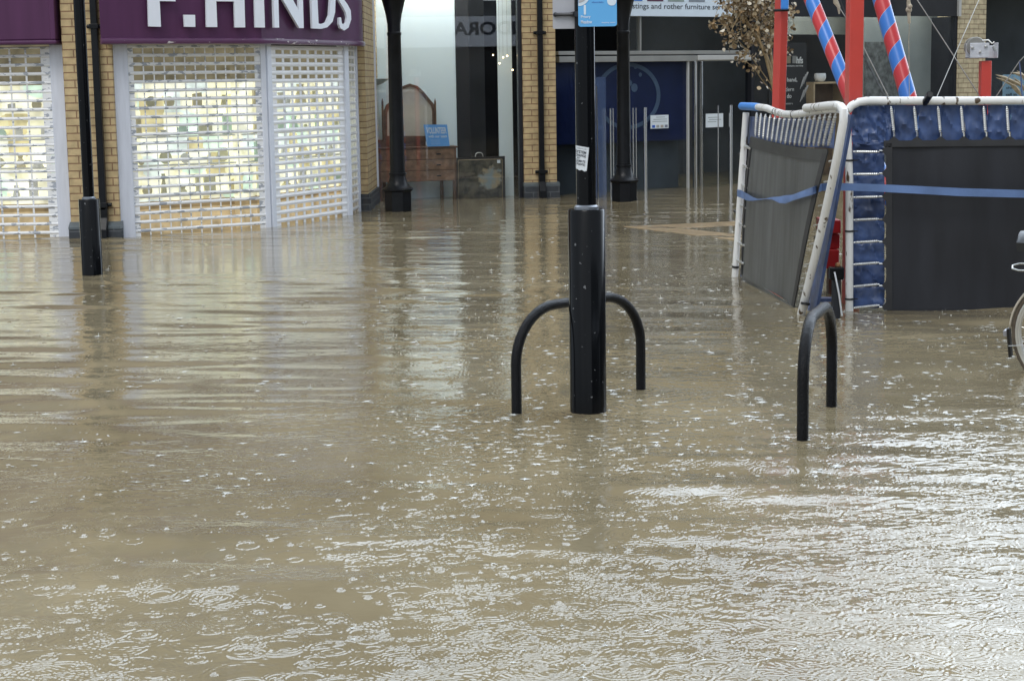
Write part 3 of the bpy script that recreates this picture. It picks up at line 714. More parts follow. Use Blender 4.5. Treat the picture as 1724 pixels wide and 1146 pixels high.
for x, n_ in ((1158, .0), (1166.5, .03), (1171.5, -.01), (1178, .03)):
    u = E(x, 200)[0]; b = MB(PLE.M); b.box(u - .017, u + .017, n_ + .02, n_ - .02, -.1, zr3); b.build('door_stile', M_CHROME if x in (1166.5, 1178) else M_STEELL, bB, bevel=.005)
zt = E(1085, 181)[1]
for x, r in ((1028, .012), (1032.5, .01), (1066, .012), (1071, .010), (1086, .028), (1230, .026), (1209, .01)):
    u = E(x, 250, .1)[0]; b = MB(PLE.M); b.tube([(u, .10, -.15), (u, .10, zt)], r, 10); b.build('door_handle', M_CHROME, bB, smooth=True)
# open door leaf seen nearly edge-on
LF = Plane(gp(997, 24.0), gp(1019, 25.0)); b = MB(LF.M); b.box(0, LF.len, 0, .02, -.15, 1.62); lf = b.build('door_leaf', mat('frosted_blue_glass', (.09, .13, .24), .15, var=.02), bB)
b = MB(LF.M); b.tube([(LF.len * .15, .05, -.1), (LF.len * .1, .05, 1.5)], .012, 8); b.build('pull_bar', M_CHROME, lf, smooth=True)
# --- large window right of doors
uP0 = E(1609, 80)[0]; uP1 = E(1656, 80)[0]; zh = E(1500, 27)[1]
b = MB(PLE.M); b.box(uM + .06, uP0, -.02, -.028, -.15, zh); b.build('window_glass', M_GLASS, bB)
b = MB(PLE.M); b.box(uM + .06, uP0, .05, -.06, zh, 3.29); b.build('window_header', M_DARK, bB)
b = MB(PLE.M); b.box(uP0 - .07, uP0, .03, -.06, -.2, zh); b.build('window_frame', M_FRAME, bB)
b = MB(PLE.M); b.box(uP0 - .02, uP0 - .003, -.062, -.6, -.2, zh); b.build('added_dark_strip', M_FRAME, bB)  # dark strip added to cover the brightly lit side of the pier
uq = E(1455, 80, -.5)[0]; uq1 = E(1598, 80, -.5)[0]
b = MB(PLE.M); b.box(uq, uq1, -.5, -.54, -.2, 3.1); b.build('display_panel', mat('grey_display_wall', (.24, .27, .27), .6, var=.15, scale=2), bB)
uq = E(1322, 80, -1.2)[0]; b = MB(PLE.M); b.box(uq, E(1440, 80, -1.2)[0], -1.2, -1.24, 2.25, 3.1); b.build('display_panel', mat('grey_display_wall2', (.20, .22, .21), .6, var=.2, scale=2), bB)
b = MB(PLE.M); b.box(uP0, uP1, .04, -.4, -.2, 3.29); b.build('brick_pier', M_BRICKR, bB)
b = MB(PLE.M); uw = E(1609.5, 10)[0]; b.box(uw - .03, uw + .03, .05, .09, E(1609, 28)[1], 3.2); b.build('cable_trunking', M_STEELL, bB)
b = MB(PLE.M); b.box(uM + .3, uP0 - .3, -.1, -.22, 3.2, 3.24); b.build('added_window_light', mat('added_light_strip', (.9, .9, .85)), bB)  # second unseen strip, added to brighten this window's interior
b = MB(PLE.M); b.box(uP1, 14, -.02, -.028, -.15, 3.29); b.build('window_glass', M_GLASSD, bB)
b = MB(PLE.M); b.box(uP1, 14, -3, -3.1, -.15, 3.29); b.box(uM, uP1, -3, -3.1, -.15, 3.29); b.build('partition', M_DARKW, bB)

# notices on the doors
def notice(px0, py0, px1, py1, label, squares):
    ua_, za_ = E(px0, py1, 0); ub_, zb_ = E(px1, py0, 0)
    t = thing('notice', PLE.pt((ua_ + ub_) / 2, -.02, za_), label, 'notice')
    b = MB(PLE.M); b.box(ua_, ub_, -.019, -.026, za_, zb_); b.build('sheet', M_PAPER, t)
    b = MB(PLE.M); h = zb_ - za_; w_ = ub_ - ua_
    for k, (a, c) in enumerate(((.12, .75), (.18, .88), (.10, .6)) if not squares else ((.3, .8), (.15, .9), (.1, .92))):
        z = zb_ - h * (.14 + .16 * k) - (h * .12 if not squares else 0); b.box(ua_ + w_ * a, ua_ + w_ * c, -.0188, -.017, z - h * .035, z)
    b.build('print', mat('grey_print', (.2, .24, .24), .6), t)
    if squares:
        for k, c in enumerate(((.02, .12, .55), (.35, .36, .33), (.42, .38, .33), (.18, .20, .26))):
            b = MB(PLE.M); x = ua_ + w_ * (.08 + .235 * k); b.box(x, x + w_ * .16, -.0188, -.017, za_ + h * .06, za_ + h * .26); b.build('logo_square', mat('nsq%d' % k, c, .5), t)
notice(1097, 193.5, 1127, 217, 'small white notice with four coloured squares on the left door', True)
notice(1190, 191, 1219, 215, 'small white notice without squares on the right door', False)

# ---------------------------------------------------- goods in display window C
def Cw(px, py, off): return PLC.uz(px, py, off)
dn = -.22   # front face of the table behind the glass
t = thing('dressing_table', PLC.pt(.55, -.35, 0), 'dark oak dressing table with arched mirror standing in the flooded window', 'dressing table')
xa, zt_ = Cw(636, 249, dn); xb, _ = Cw(768, 247, dn); _, zb_ = Cw(768, 304, dn)
b = MB(PLC.M); b.box(xa - .02, xb + .02, dn + .02, dn - .32, zt_ - .025, zt_); b.build('table_top', M_WOODF, t, bevel=.004)
b = MB(PLC.M); b.box(xa, xb, dn, dn - .3, zb_, zt_ - .026); b.build('carcass', M_WOODF, t)
n3 = 3; h = (zt_ - .03 - zb_) / n3
for k in range(n3):
    b = MB(PLC.M); b.box(xa + .03, xb - .03, dn + .008, dn + .001, zb_ + k * h + .006, zb_ + (k + 1) * h - .006); dr = b.build('drawer', M_WOODF2, t, bevel=.003)
    b = MB(PLC.M)
    for xx in (xa + .25, xb - .25): b.box(xx - .03, xx + .03, dn + .02, dn + .009, zb_ + (k + .5) * h - .008, zb_ + (k + .5) * h + .008)
    b.build('handle', M_FRAME, dr)
for x, n_ in ((xa + .03, dn - .02), (xb - .03, dn - .02), (xa + .12, dn - .28), (xb - .16, dn - .28)):
    b = MB(PLC.M); b.box(x - .022, x + .022, n_ + .018, n_ - .022, -.22, zb_); b.build('leg', M_WOODF, t)
# raised back board
mo = -.42
b = MB(PLC.M); ra, rz0 = Cw(636, 248, mo); rb_, rz1 = Cw(716, 234, mo); b.box(ra, rb_, mo + .02, mo - .02, zt_, rz1); b.build('back_board', M_WOODF, t)
def arch(pts): return [Cw(x, y, mo + .03) for x, y in pts]
outer = [(646, 238), (645, 190), (650, 177), (660, 170), (666, 157), (676, 146), (690, 141), (703, 145), (713, 154), (721, 164), (731, 176), (734, 186), (734, 212), (733, 238)]
inner = [(652, 229), (652, 190), (656, 179), (664, 174), (669, 160), (678, 150), (690, 146), (701, 149), (709, 157), (717, 167), (726, 178), (728, 187), (728, 212), (728, 229)]
b = MB(PLC.M); b.prism(arch(outer), mo + .03, mo, holes=[arch(inner)]); mf = b.build('mirror_frame', M_WOODF, t)
b = MB(PLC.M); b.prism(arch(inner), mo + .012, mo + .004); b.build('mirror_glass', M_MIRROR, mf)
b = MB(PLC.M)
for x in (645, 733.5):
    u, z = Cw(x, 225, mo + .04); _, zz = Cw(x, 166, mo + .04); b.tube([(u, mo + .05, z - .1), (u, mo + .05, zz - .05), (u, mo + .05, zz)], [.014, .014, .003], 8)
b.build('mirror_post', M_WOODF, mf, smooth=True)
# volunteer board leaning on the table
vo = dn + .03
V4 = [Cw(x, y, vo) for x, y in ((719, 247), (757, 246), (752.5, 210), (713, 210))]
b = MB(PLC.M); b.prism(V4, vo, vo + .008); vb = thing('leaflet_board', PLC.pt(V4[0][0], vo, V4[0][1]), 'blue volunteer board leaning at the right end of the dressing table', 'sign')
b.build('board', M_SIGNB, vb)
def fv(u, v):   # u,v 0..1 on the skewed board
    (x0, z0), (x1, z1), (x2, z2), (x3, z3) = V4
    x = (x0 * (1 - u) + x1 * u) * (1 - v) + (x3 * (1 - u) + x2 * u) * v; z = (z0 * (1 - u) + z1 * u) * (1 - v) + (z3 * (1 - u) + z2 * u) * v
    return PLC.pt(x, vo + .0105, z)
b = MB(); put_text(b, 'VOLUNTEER', fv, .08, .94, .58, .88, .03); put_text(b, 'with our team', fv, .12, .93, .40, .53, .02)
for k in range(3): put_text(b, 'come and join us', fv, .2, .58, .26 - .09 * k, .31 - .09 * k)
build_each(b, 'lettering', M_SIGNW, vb, recalc=False)
# framed picture (plain generic landscape)
pic = thing('framed_picture', PLC.pt(1.3, -.3, 0), 'dark framed landscape picture leaning beside the dressing table', 'picture')
po = -.2
Q = [Cw(x, y, po) for x, y in ((769, 333), (851, 331), (850, 263), (769, 266))]
Qi = [Cw(x, y, po) for x, y in ((771, 330), (846, 328.5), (845.5, 268), (771.5, 270))]
Q[0] = (Q[0][0], -.05); Q[1] = (Q[1][0], -.05); Qi[0] = (Qi[0][0], -.02); Qi[1] = (Qi[1][0], -.02)
b = MB(PLC.M); b.prism(Q, po, po - .03, holes=[Qi]); b.build('picture_frame', mat('ebony_frame', (.012, .010, .010), .4), pic)
pm = bpy.data.materials.new('painted_landscape'); pm.use_nodes = True; tt = pm.node_tree; bb = tt.nodes['Principled BSDF']; bb.inputs['Roughness'].default_value = .35
tcx = tt.nodes.new('ShaderNodeUVMap'); n1 = tt.nodes.new('ShaderNodeTexNoise'); n1.inputs['Scale'].default_value = 9; n1.inputs['Detail'].default_value = 8; tt.links.new(tcx.outputs[0], n1.inputs['Vector'])
cr = tt.nodes.new('ShaderNodeValToRGB'); el = cr.color_ramp.elements; el[0].position = .35; el[0].color = (.012, .012, .010, 1); el[1].position = .62; el[1].color = (.10, .09, .06, 1)
tt.links.new(n1.outputs['Fac'], cr.inputs[0])
gcx, gcz = Cw(826, 300, po)
vd = tt.nodes.new('ShaderNodeVectorMath'); vd.operation = 'DISTANCE'; vd.inputs[1].default_value = (gcx, gcz, 0)
n2 = tt.nodes.new('ShaderNodeTexNoise'); n2.inputs['Scale'].default_value = 14; tt.links.new(tcx.outputs[0], n2.inputs['Vector'])
mv = tt.nodes.new('ShaderNodeVectorMath'); mv.operation = 'MULTIPLY_ADD'; mv.inputs[1].default_value = (.22, .22, 0); tt.links.new(n2.outputs['Color'], mv.inputs[0]); tt.links.new(tcx.outputs[0], mv.inputs[2])
sb = tt.nodes.new('ShaderNodeVectorMath'); sb.operation = 'SUBTRACT'; sb.inputs[1].default_value = (.11, .11, 0); tt.links.new(mv.outputs[0], sb.inputs[0]); tt.links.new(sb.outputs[0], vd.inputs[0])
rm = tt.nodes.new('ShaderNodeMapRange'); rm.inputs[1].default_value = .13; rm.inputs[2].default_value = .17; rm.inputs[3].default_value = 1; rm.inputs[4].default_value = 0; tt.links.new(vd.outputs['Value'], rm.inputs[0])
sky_c = tt.nodes.new('ShaderNodeValToRGB'); es = sky_c.color_ramp.elements; es[0].position = .4; es[0].color = (.30, .24, .14, 1); es[1].position = .6; es[1].color = (.20, .25, .26, 1); tt.links.new(n1.outputs['Fac'], sky_c.inputs[0])
mxx = tt.nodes.new('ShaderNodeMix'); mxx.data_type = 'RGBA'; tt.links.new(rm.outputs[0], mxx.inputs[0]); tt.links.new(cr.outputs[0], mxx.inputs[6]); tt.links.new(sky_c.outputs[0], mxx.inputs[7]); tt.links.new(mxx.outputs[2], bb.inputs['Base Color'])
b = MB(PLC.M); b.prism(Qi, po - .012, po - .018); b.build('canvas', pm, pic)
gilt = MB(PLC.M)
for (a, c) in zip(Qi, Qi[1:] + Qi[:1]): gilt.tube([(a[0], po + .003, a[1]), (c[0], po + .003, c[1])], .006, 6)
gilt.build('gilt_edge', mat('dull_gilt', (.25, .2, .13), .4, metal=.5), pic)
b = MB(PLC.M); u, z = Cw(807, 264, po); b.tube([(u - .055, po - .01, z), (u - .045, po - .01, z + .04), (u - .02, po - .01, z + .055), (u + .02, po - .01, z + .055), (u + .045, po - .01, z + .04), (u + .055, po - .01, z)], .006, 6); b.build('handle', M_STEELL, pic, smooth=True)
b = MB(PLC.M); u, z = Cw(839.5, 272, po); b.box(u - .022, u + .022, po + .002, po + .004, z - .022, z + .022); b.build('price_sticker', M_PAPER, pic)
# uplighter floor lamp
lt = thing('floor_lamp', PLC.pt(.05, -.45, 0), 'tall pale uplighter floor lamp at the left edge of the display window', 'floor lamp')
u, z = Cw(634, 133, -.45); b = MB(PLC.M)
b.lathe([(.012, z - .09), (.07, z - .07), (.14, z - .03), (.17, z), (.165, z + .004)], (u, -.45, 0), 24); b.build('lamp_shade', mat('pale_lamp_metal', (.38, .44, .45), .4), lt, smooth=True)
b = MB(PLC.M); b.tube([(u, -.45, -.15), (u, -.45, z - .08)], .011, 8); b.build('stem', M_PANEL, lt, smooth=True)
# little glowing bulbs inside
for k, (x, y) in enumerate(((830, 93), (847, 97), (854, 94.5), (841, 107), (863, 118))):
    u, z = Cw(x, y, -.3); bt = thing('fairy_bulb', PLC.pt(u, -.3, z), ['glowing bulb furthest left of five in the display window', 'glowing bulb on the left of the upper close pair', 'glowing bulb on the right of the upper close pair', 'glowing bulb just below the close pair', 'lowest glowing bulb near the dark window frame'][k], 'light bulb', 'tiny warm bulbs hanging in the display window')
    b = MB(PLC.M); b.ball((u, -.3, z), .011, seg=8, rings=6); b.build('bulb', mat('warm_bulb', (1, .8, .5), .4, emit=(1, .75, .4), estr=7), bt)
    b = MB(PLC.M); b.tube([(u, -.3, z + .01), (u, -.3, 3.05)], .0012, 4); b.build('flex', M_FRAME, bt)

# ---------------------------------------------------- goods in the right-hand window
bd = thing('poster_board', PLE.pt(E(1330, 100, -.3)[0], -.3, 0), 'black notice board with white writing inside the window behind the red post', 'notice board')
A1_ = E(1295, 78, -.3); A2_ = E(1357, 185, -.3)
b = MB(PLE.M); b.box(A1_[0], A2_[0], -.3, -.33, -.1, A1_[1] + .05); b.build('board', mat('chalkboard', (.014, .015, .017), .5), bd)
fn = lambda u, z: PLE.pt(u, -.297, z)
b = MB()
for s_, x0, x1, y0, y1, bo in (('hfs', 1341, 1352, 107.5, 96, .03), ('hastings furniture service', 1306, 1352, 113.5, 109.5, .01), ('second hand,', 1299, 1342.5, 139, 131, .02), ('modern', 1312, 1337, 154, 147, .0), ('lots to do', 1303, 1333, 165.5, 158, .02), ('upstairs', 1318, 1335, 177, 173, .0)):
    put_text(b, s_, fn, E(x0, 100, -.297)[0], E(x1, 100, -.297)[0], E(1330, y0, -.297)[1], E(1330, y1, -.297)[1], bo)
build_each(b, 'lettering', mat('chalk_white', (.62, .63, .62), .6), bd, recalc=False)
for x0, x1, c in ((1324, 1331, (.24, .2, .13)), (1334, 1341, (.20, .2, .19))):
    b = MB(PLE.M); b.box(E(x0, 100, -.297)[0], E(x1, 100, -.297)[0], -.2985, -.295, E(1330, 107, -.297)[1], E(1330, 94.5, -.297)[1]); b.build('colour_square', mat('bsq%d' % x0, c, .5), bd)
b = MB()
for k in range(6):
    x = 1347 + (k % 3) * 3.0; y = 172 - (k // 3) * 22 - (k % 3) * 4; pA = E(x, y, -.29); pB = E(x + 7, y - 20, -.29)
    b.tube([PLE.pt(pA[0], -.29, pA[1]), PLE.pt(pB[0], -.29, pB[1])], [.004, .014], 6)
b.build('paint_strokes', mat('chalk_grey', (.3, .3, .3), .6), bd)
cb = thing('display_cabinet', PLE.pt(E(1410, 150, -.5)[0], -.6, 0), 'light oak box cabinet behind the shop window, under a white bowl', 'cabinet')
A1_ = E(1370, 138.5, -.5); A2_ = E(1432, 138.5, -.5)
w0, w1, zt_ = A1_[0], A2_[0], A1_[1]
b = MB(PLE.M); b.box(w0, w1, -.5, -.9, zt_ - .03, zt_); b.box(w0, w0 + .03, -.5, -.9, -.2, zt_ - .03); b.box(w1 - .03, w1, -.5, -.9, -.2, zt_ - .03); b.build('case', mat('light_oak', (.35, .27, .17), .5, var=.2), cb)
b = MB(PLE.M); b.box(w0 + .03, w1 - .03, -.86, -.88, -.2, zt_ - .03); b.build('back_panel', mat('brown_panel', (.11, .075, .05), .5, var=.5, scale=4), cb)
bw = thing('white_bowl', PLE.pt(E(1382, 138, -.6)[0], -.62, zt_), 'rounded white bowl standing on the oak cabinet in the window', 'bowl')
uu = E(1382, 138, -.6)[0]; b = MB(PLE.M); b.lathe([(.05, zt_ + .002), (.075, zt_ + .02), (.098, zt_ + .07), (.088, zt_ + .135), (.08, zt_ + .13), (.07, zt_ + .05)], (uu, -.62, 0), 24); b.build('bowl_body', mat('glazed_white', (.62, .66, .70), .2), bw, smooth=True)
# fabric screen in the window
sc_ = thing('patterned_screen', PLE.pt(E(1480, 100, -.4)[0], -.42, 0), 'grey streaky patterned screen inside the window between red post and striped pole', 'screen')
A1_ = E(1458, 71, -.42); A2_ = E(1518, 71, -.42)
spm = mat('streaky_cloth', (.11, .12, .12), .7, var=.6, scale=5)
spm.node_tree.nodes['Noise Texture'].inputs['Scale'].default_value = 12
b = MB(PLE.M); b.box(A1_[0], A2_[0], -.42, -.45, -.1, A1_[1]); b.build('cloth', spm, sc_)
# sign in the far right window
pp = thing('window_poster', PLE.pt(E(1700, 140, -.1)[0], -.1, 1), 'pale blue poster in the far right window behind dried leaves', 'poster')
A1_ = E(1689, 126, -.1); A2_ = E(1752, 200, -.1)
b = MB(PLE.M); b.box(A1_[0], A2_[0], -.1, -.11, A2_[1], A1_[1]); b.build('sheet', mat('pale_blue_sheet', (.42, .60, .74), .5), pp)
b = MB(); fn = lambda u, z: PLE.pt(u, -.097, z)
for k, (s_, y) in enumerate((('open', 138), ('shop', 149), ('call in', 160))):
    put_text(b, s_, fn, E(1694 + (k == 0) * 8, 130, -.1)[0], E(1712, 130, -.1)[0], E(1700, y + 2, -.1)[1], E(1700, y - 3, -.1)[1], .02)
build_each(b, 'lettering', M_INK, pp, recalc=False)

# ---------------------------------------------------- buildings round the square, seen only mirrored in the glass
def mirrored(px, py, P0, Nn):
    r = ray(px, py); t_ = (PLC.A + PLC.N * -.01 - CAM).dot(PLC.N) / r.dot(PLC.N); h_ = CAM + r * t_; r = r - PLC.N * (2 * r.dot(PLC.N))
    t_ = (P0 - h_).dot(Nn) / r.dot(Nn); return h_ + r * t_
_r = ray(836, 48); _r = (_r - PLC.N * (2 * _r.dot(PLC.N))); _r.z = 0; od = -_r.normalized(); oc = mirrored(836, 48, Vector((11.2, .8, 0)), od); ocz = oc.z; oc.z = 0
ou = Vector((-od.y, od.x, 0)); PO = Plane(oc - ou * 7, oc + ou * 7)
if PO.N.dot(od) < 0: PO = Plane(oc + ou * 7, oc - ou * 7)
zA = mirrored(836, 78, oc, od).z; zB = mirrored(836, 27, oc, od).z; lh = 1.15 * (mirrored(836, 38, oc, od).z - mirrored(836, 58, oc, od).z)
bo_ = thing('jewellery_shop_opposite', oc, 'pale fronted shop across the square mirrored in the display window', 'shop building')
b = MB(PO.M); b.box(0, 14, 0, -6, zB + .02, 6.0); b.build('upper_wall', mat('grey_render', (.12, .125, .13), .8), bo_)  # plain dark grey wall, one base tone
b = MB(PO.M); b.box(0, 14, -.2, -6, -.2, zA - .01); b.build('shopfront', mat('dark_front', (.03, .03, .033), .3, var=.4, scale=1), bo_)
b = MB(PO.M); b.box(1, 13, .05, -.1, zA, zB); sg = b.build('fascia', M_WHITE, bo_)
b = MB(); put_text(b, 'PANDORA', lambda u, z: PO.pt(u, .055, z), 6.86 - 1.36, 6.86 + 1.36, ocz - lh / 2, ocz + lh / 2, .03); b.build('lettering', M_INK, sg, recalc=False)
b2_ = thing('added_terrace_right', (30, 20, 0), 'unseen dark terrace added on the right so the glass mirrors less sky', 'building')  # unseen block added to keep bright sky out of the door glass reflections
b = MB(); b.box(28, 34, 3, 38, -.2, 5.2); b.build('wall', mat('dark_render', (.07, .07, .075), .8, var=.4, scale=.5), b2_)
PT = Plane((28, 38), (28, 3));
for k in range(3): up_window(PT, 3 + k * 11, 3.2, 2.0, 1.2, b2_)
b = MB(); b.box(27.8, 34.2, 2.8, 38.2, 5.203, 5.35); b.build('coping', M_COPING, b2_)

# ================================================================== STREET FURNITURE
def sleeve_post(px, pybase, top_py, label, sleeve_top_py, plates=False):
    base = water_at(px, pybase); base.z = 0; base.y += .088
    p = gp(px, base.y); x, y = p.x, p.y
    zs_ = at(px, sleeve_top_py, y - .088).z
    t = thing('street_post', (x, y, -.24), label, 'post', 'black street posts with thick sleeves')
    b = MB(); b.lathe([(.089, -.24), (.089, zs_ - .006), (.084, zs_), (.05, zs_ + .001)], (x, y, 0), 40); sl = b.build('sleeve', M_BLACK, t, smooth=True)
    b = MB(); b.lathe([(.0585, zs_ - .01), (.0585, zs_ + .012), (.049, zs_ + .02)], (x, y, 0), 32); b.build('collar', mat('wet_zinc_collar', (.22, .24, .27), .3, metal=.5), t, smooth=True)
    b = MB(); b.lathe([(.0475, zs_ - .02), (.0475, 3.6), (.02, 3.62)], (x, y, 0), 32); b.build('pole', M_BLACK, t, smooth=True)
    return t, x, y, zs_
sleeve_post(156, 464, 0, 'slender black post with short thick sleeve in front of the left brick pier', 336)
tP, PX, PY, PZ = sleeve_post(990.5, 697, 0, 'large black post with tall thick sleeve and torn sticker beside the bike stand', 354)

# sticker wrapped on the pole
R_ = .0475 + .0012
st = thing('torn_sticker', (PX - .04, PY - .03, 1.2), 'torn white sticker peeling off the central black post', 'sticker')
za = at(977, 285, PY - .05).z; zb = at(977, 245, PY - .05).z
def wrap(a, v, r=R_):  # a: -1..1 across, v 0..1
    px_l = 967.5; k = 967.3 + a * 22 - (1 - v) * a * 4.5
    off = (k - 985.0) / F_PX * PY
    off = max(min(off, R_ * .985), -R_ * .985)
    return Vector((PX + off, PY - math.sqrt(max(r * r - off * off, 1e-8)), za + (zb - za) * (v - .07 * a + .02 * math.sin(9 * a) * (1 - v))))
# pole centre column at that height
pc = None
for X_ in (PX,):
    q = Vector((PX, PY, 1.25)) - CAM; pc = CX + F_PX * q.dot(cam_right) / q.dot(cam_fwd)
def wrap(a, v, r=R_):
    k = pc - 17.6 + a * (22.5 - (1 - v) * 4.5)
    off = (k - pc) / F_PX * PY; off = max(min(off, R_ * .99), -R_ * .99)
    return Vector((PX + off, PY - math.sqrt(max(r * r - off * off, 0)), za + (zb - za) * (v - .10 * a + .02 * math.sin(14 * a) * (1 - v) ** 2)))
b = MB(); b.grid(lambda a, v: wrap(a, v), 14, 10); b.build('paper', mat('worn_paper', (.66, .70, .74), .5, var=.12, scale=90), st, recalc=False)
b = MB(); fw = lambda a, v: wrap(a, v, R_ + .0012)
put_text(b, 'CHOOSE LIFE', fw, .12, .8, .885, .93); put_text(b, 'SYSTEM', fw, -.02, .82, .70, .82, .03); put_text(b, 'CHANGE', fw, -.02, .82, .56, .67, .03); put_text(b, 'NOT', fw, .12, .34, .46, .53, .03)
put_text(b, 'CLIMATE', fw, -.02, .80, .33, .43, .03); put_text(b, 'CHANGE', fw, -.02, .78, .20, .30, .03)
build_each(b, 'lettering', M_INK, st, recalc=False)
# blue poster plate and grey plate on the pole
YP = PY - .075
bpz = at(1005, 45, YP).z; xl = at(973.5, 20, YP).x; xr = at(1038.5, 20, YP).x
pl_ = thing('poster_plate', (PX, YP, bpz), 'sky blue poster plate fixed high on the central black post', 'sign')
w_ = xr - xl; cr_ = .012
def rrect(x0, x1, z0, z1, r, n=5):
    P = []
    for cx, cz, a0 in ((x1 - r, z0 + r, -90), (x1 - r, z1 - r, 0), (x0 + r, z1 - r, 90), (x0 + r, z0 + r, 180)):
        for k in range(n + 1): a = math.radians(a0 + 90 * k / n); P.append((cx + r * math.cos(a), cz + r * math.sin(a)))
    return P
b = MB(); b.prism(rrect(xl, xr, bpz, bpz + .29, cr_), YP, YP + .006); b.build('plate', M_SKYB, pl_)
b = MB(); zq = bpz; b.mark()
b.prism([(xl + .001 + .055 * math.cos(a), zq + .15 + .055 * math.sin(a)) for a in [math.radians(-90 + 10 * k) for k in range(19)]], YP - .002, YP)
b.mark(); b.prism(rrect(xr - .045, xr - .002, zq + .095, zq + .2, .02), YP - .002, YP)
b.mark(); b.prism(rrect(xl + .026, xl + .036, zq + .055, zq + .1, .004), YP - .0021, YP)
build_each(b, 'white_shape', M_SIGNW, pl_)
b = MB(); b.prism([(xl + .001 + .043 * math.cos(a), zq + .153 + .043 * math.sin(a)) for a in [math.radians(-90 + 10 * k) for k in range(19)]], YP - .004, YP - .0021); b.build('grey_shape', M_GREYP, pl_)
fnp = lambda u, z: Vector((u, YP - .0015, z))
b = MB(); put_text(b, 'Priory', fnp, xl + .012, xl + .058, zq + .036, zq + .052, .02); put_text(b, 'Meadow', fnp, xl + .012, xl + .064, zq + .014, zq + .030, .02); put_text(b, 'shopping centre', fnp, xr - .072, xr - .008, zq + .013, zq + .021, .01)
build_each(b, 'lettering', M_SIGNW, pl_, recalc=False)
b = MB(); put_text(b, 'welcome to hastings', fnp, xl + .063, xl + .118, zq + .107, zq + .115, .02); b.build('small_print', M_BLUEINK, pl_, recalc=False)
YG = PY + .02
g0 = at(930.5, 20, YG).x; g1 = at(968, 20, YG).x; gz = at(940, 49, YG).z
gpz = thing('sign_back', (g0, YG, gz), 'plain grey sign plate on a clamp at the left of the central post', 'sign')
b = MB(); b.prism(rrect(g0, g1 + .03, gz, gz + .26, .006), YG, YG + .004); b.build('plate', M_GREYP, gpz)
b = MB(); zc = at(950, 25, YG).z; b.tube([(g0 + .012, YG - .014, zc), (g1 - .03, YG - .014, zc), (g1, YG - .02, zc)], [.008, .008, .014], 8); b.lathe([(.056, zc - .012), (.056, zc + .012)], (PX, PY, 0), 24); b.ball((g0 + .012, YG - .01, zc), .011, seg=8, rings=6); b.build('clamp', M_FRAME, gpz, smooth=True)

# lamp posts
def lamp_post(px, pyb, label):
    p = water_at(px, pyb); p.y += .16; p = gp(px, p.y); x, y = p.x, p.y
    t = thing('lamp_post', (x, y, -.24), label, 'lamp post', 'ornate black lamp posts in front of the shops')
    b = MB(); b.lathe([(.175, -.24), (.175, .245), (.185, .25), (.20, .262), (.20, .275)], (x, y, 0), 8); b.build('base', M_IRON, t)
    b = MB(); b.lathe([(.20, .276), (.185, .287), (.15, .31), (.118, .36), (.103, .42), (.10, .45), (.112, .455), (.112, .475), (.098, .48), (.098, .50)], (x, y, 0), 32); b.build('flare', M_IRON, t, smooth=True)
    b = MB(); b.lathe([(.094, .50), (.088, 1.2), (.082, 2.16), (.09, 2.17), (.09, 2.20), (.08, 2.21), (.082, 2.30), (.10, 2.42), (.145, 2.60), (.155, 2.61), (.155, 2.64), (.1, 2.645)], (x, y, 0), 32); b.build('column', M_IRON, t, smooth=True)
    b = MB(); b.lathe([(.075, 2.646), (.07, 3.6), (.11, 3.65), (.06, 3.7)], (x, y, 0), 24); b.build('upper_column', M_IRON, t, smooth=True)
    b = MB(); b.lathe([(.08, 3.701), (.17, 3.9), (.2, 4.25)], (x, y, 0), 8); ln = b.build('lantern', mat('lantern_glass', (.5, .5, .48), .2), t)
    b = MB(); b.lathe([(.23, 4.252), (.2, 4.3), (.06, 4.5), (.02, 4.6)], (x, y, 0), 8); b.build('lantern_cap', M_IRON, ln)
    b = MB(); b.prism([(-.045, .30), (.045, .30), (.035, .42), (.0, .425), (-.035, .42)], -.0, .006)
    return t
l1 = lamp_post(671, 357, 'ornate black lamp post before the dressing table window')
l2 = lamp_post(1051, 340, 'ornate black lamp post before the glazed shop doors')

# cycle stands
def cycle_stand(A, B, h, r, rt, label, sag=.0):
    """A,B plan points of the two legs"""
    t = thing('cycle_stand', (A.x, A.y, -.24), label, 'bike stand', 'black hoop bike stands')
    d = (B - A); Ln = d.length; d = d.normalized(); P = [A + Vector((0, 0, -.24)), A + Vector((0, 0, h - r))]
    for k in range(1, 11):
        a = math.radians(9 * k); P.append(A + d * (r * (1 - math.cos(a))) + Vector((0, 0, h - r + r * math.sin(a))))
    for k in range(10, 0, -1):
        a = math.radians(9 * k); P.append(B - d * (r * (1 - math.cos(a))) + Vector((0, 0, h - r + r * math.sin(a))))
    P += [B + Vector((0, 0, h - r)), B + Vector((0, 0, -.24))]
    b = MB(); b.tube(P, rt, 20); b.build('hoop', M_STAND, t, smooth=True)
    b = MB()
    for q in (A, B): b.lathe([(rt + .03, -.24), (rt + .03, -.23), (rt, -.225)], (q.x, q.y, 0), 16)
    b.build('ground_collar', M_FRAME, t)
STANDS = []
A = water_at(870, 697); B = water_at(1079.5, 656); A.y += .025; B.y += .025
STANDS += [A, B]
cycle_stand(A, B, .505, .27, .0255, 'black hoop bike stand passing behind the large central post')
A = water_at(1352.5, 741); B = water_at(1401, 686); A.y += .02; B.y += .02
STANDS += [A, B]
cycle_stand(A, B, .52, .26, .0265, 'black hoop bike stand seen end-on in front of the trampoline frames')

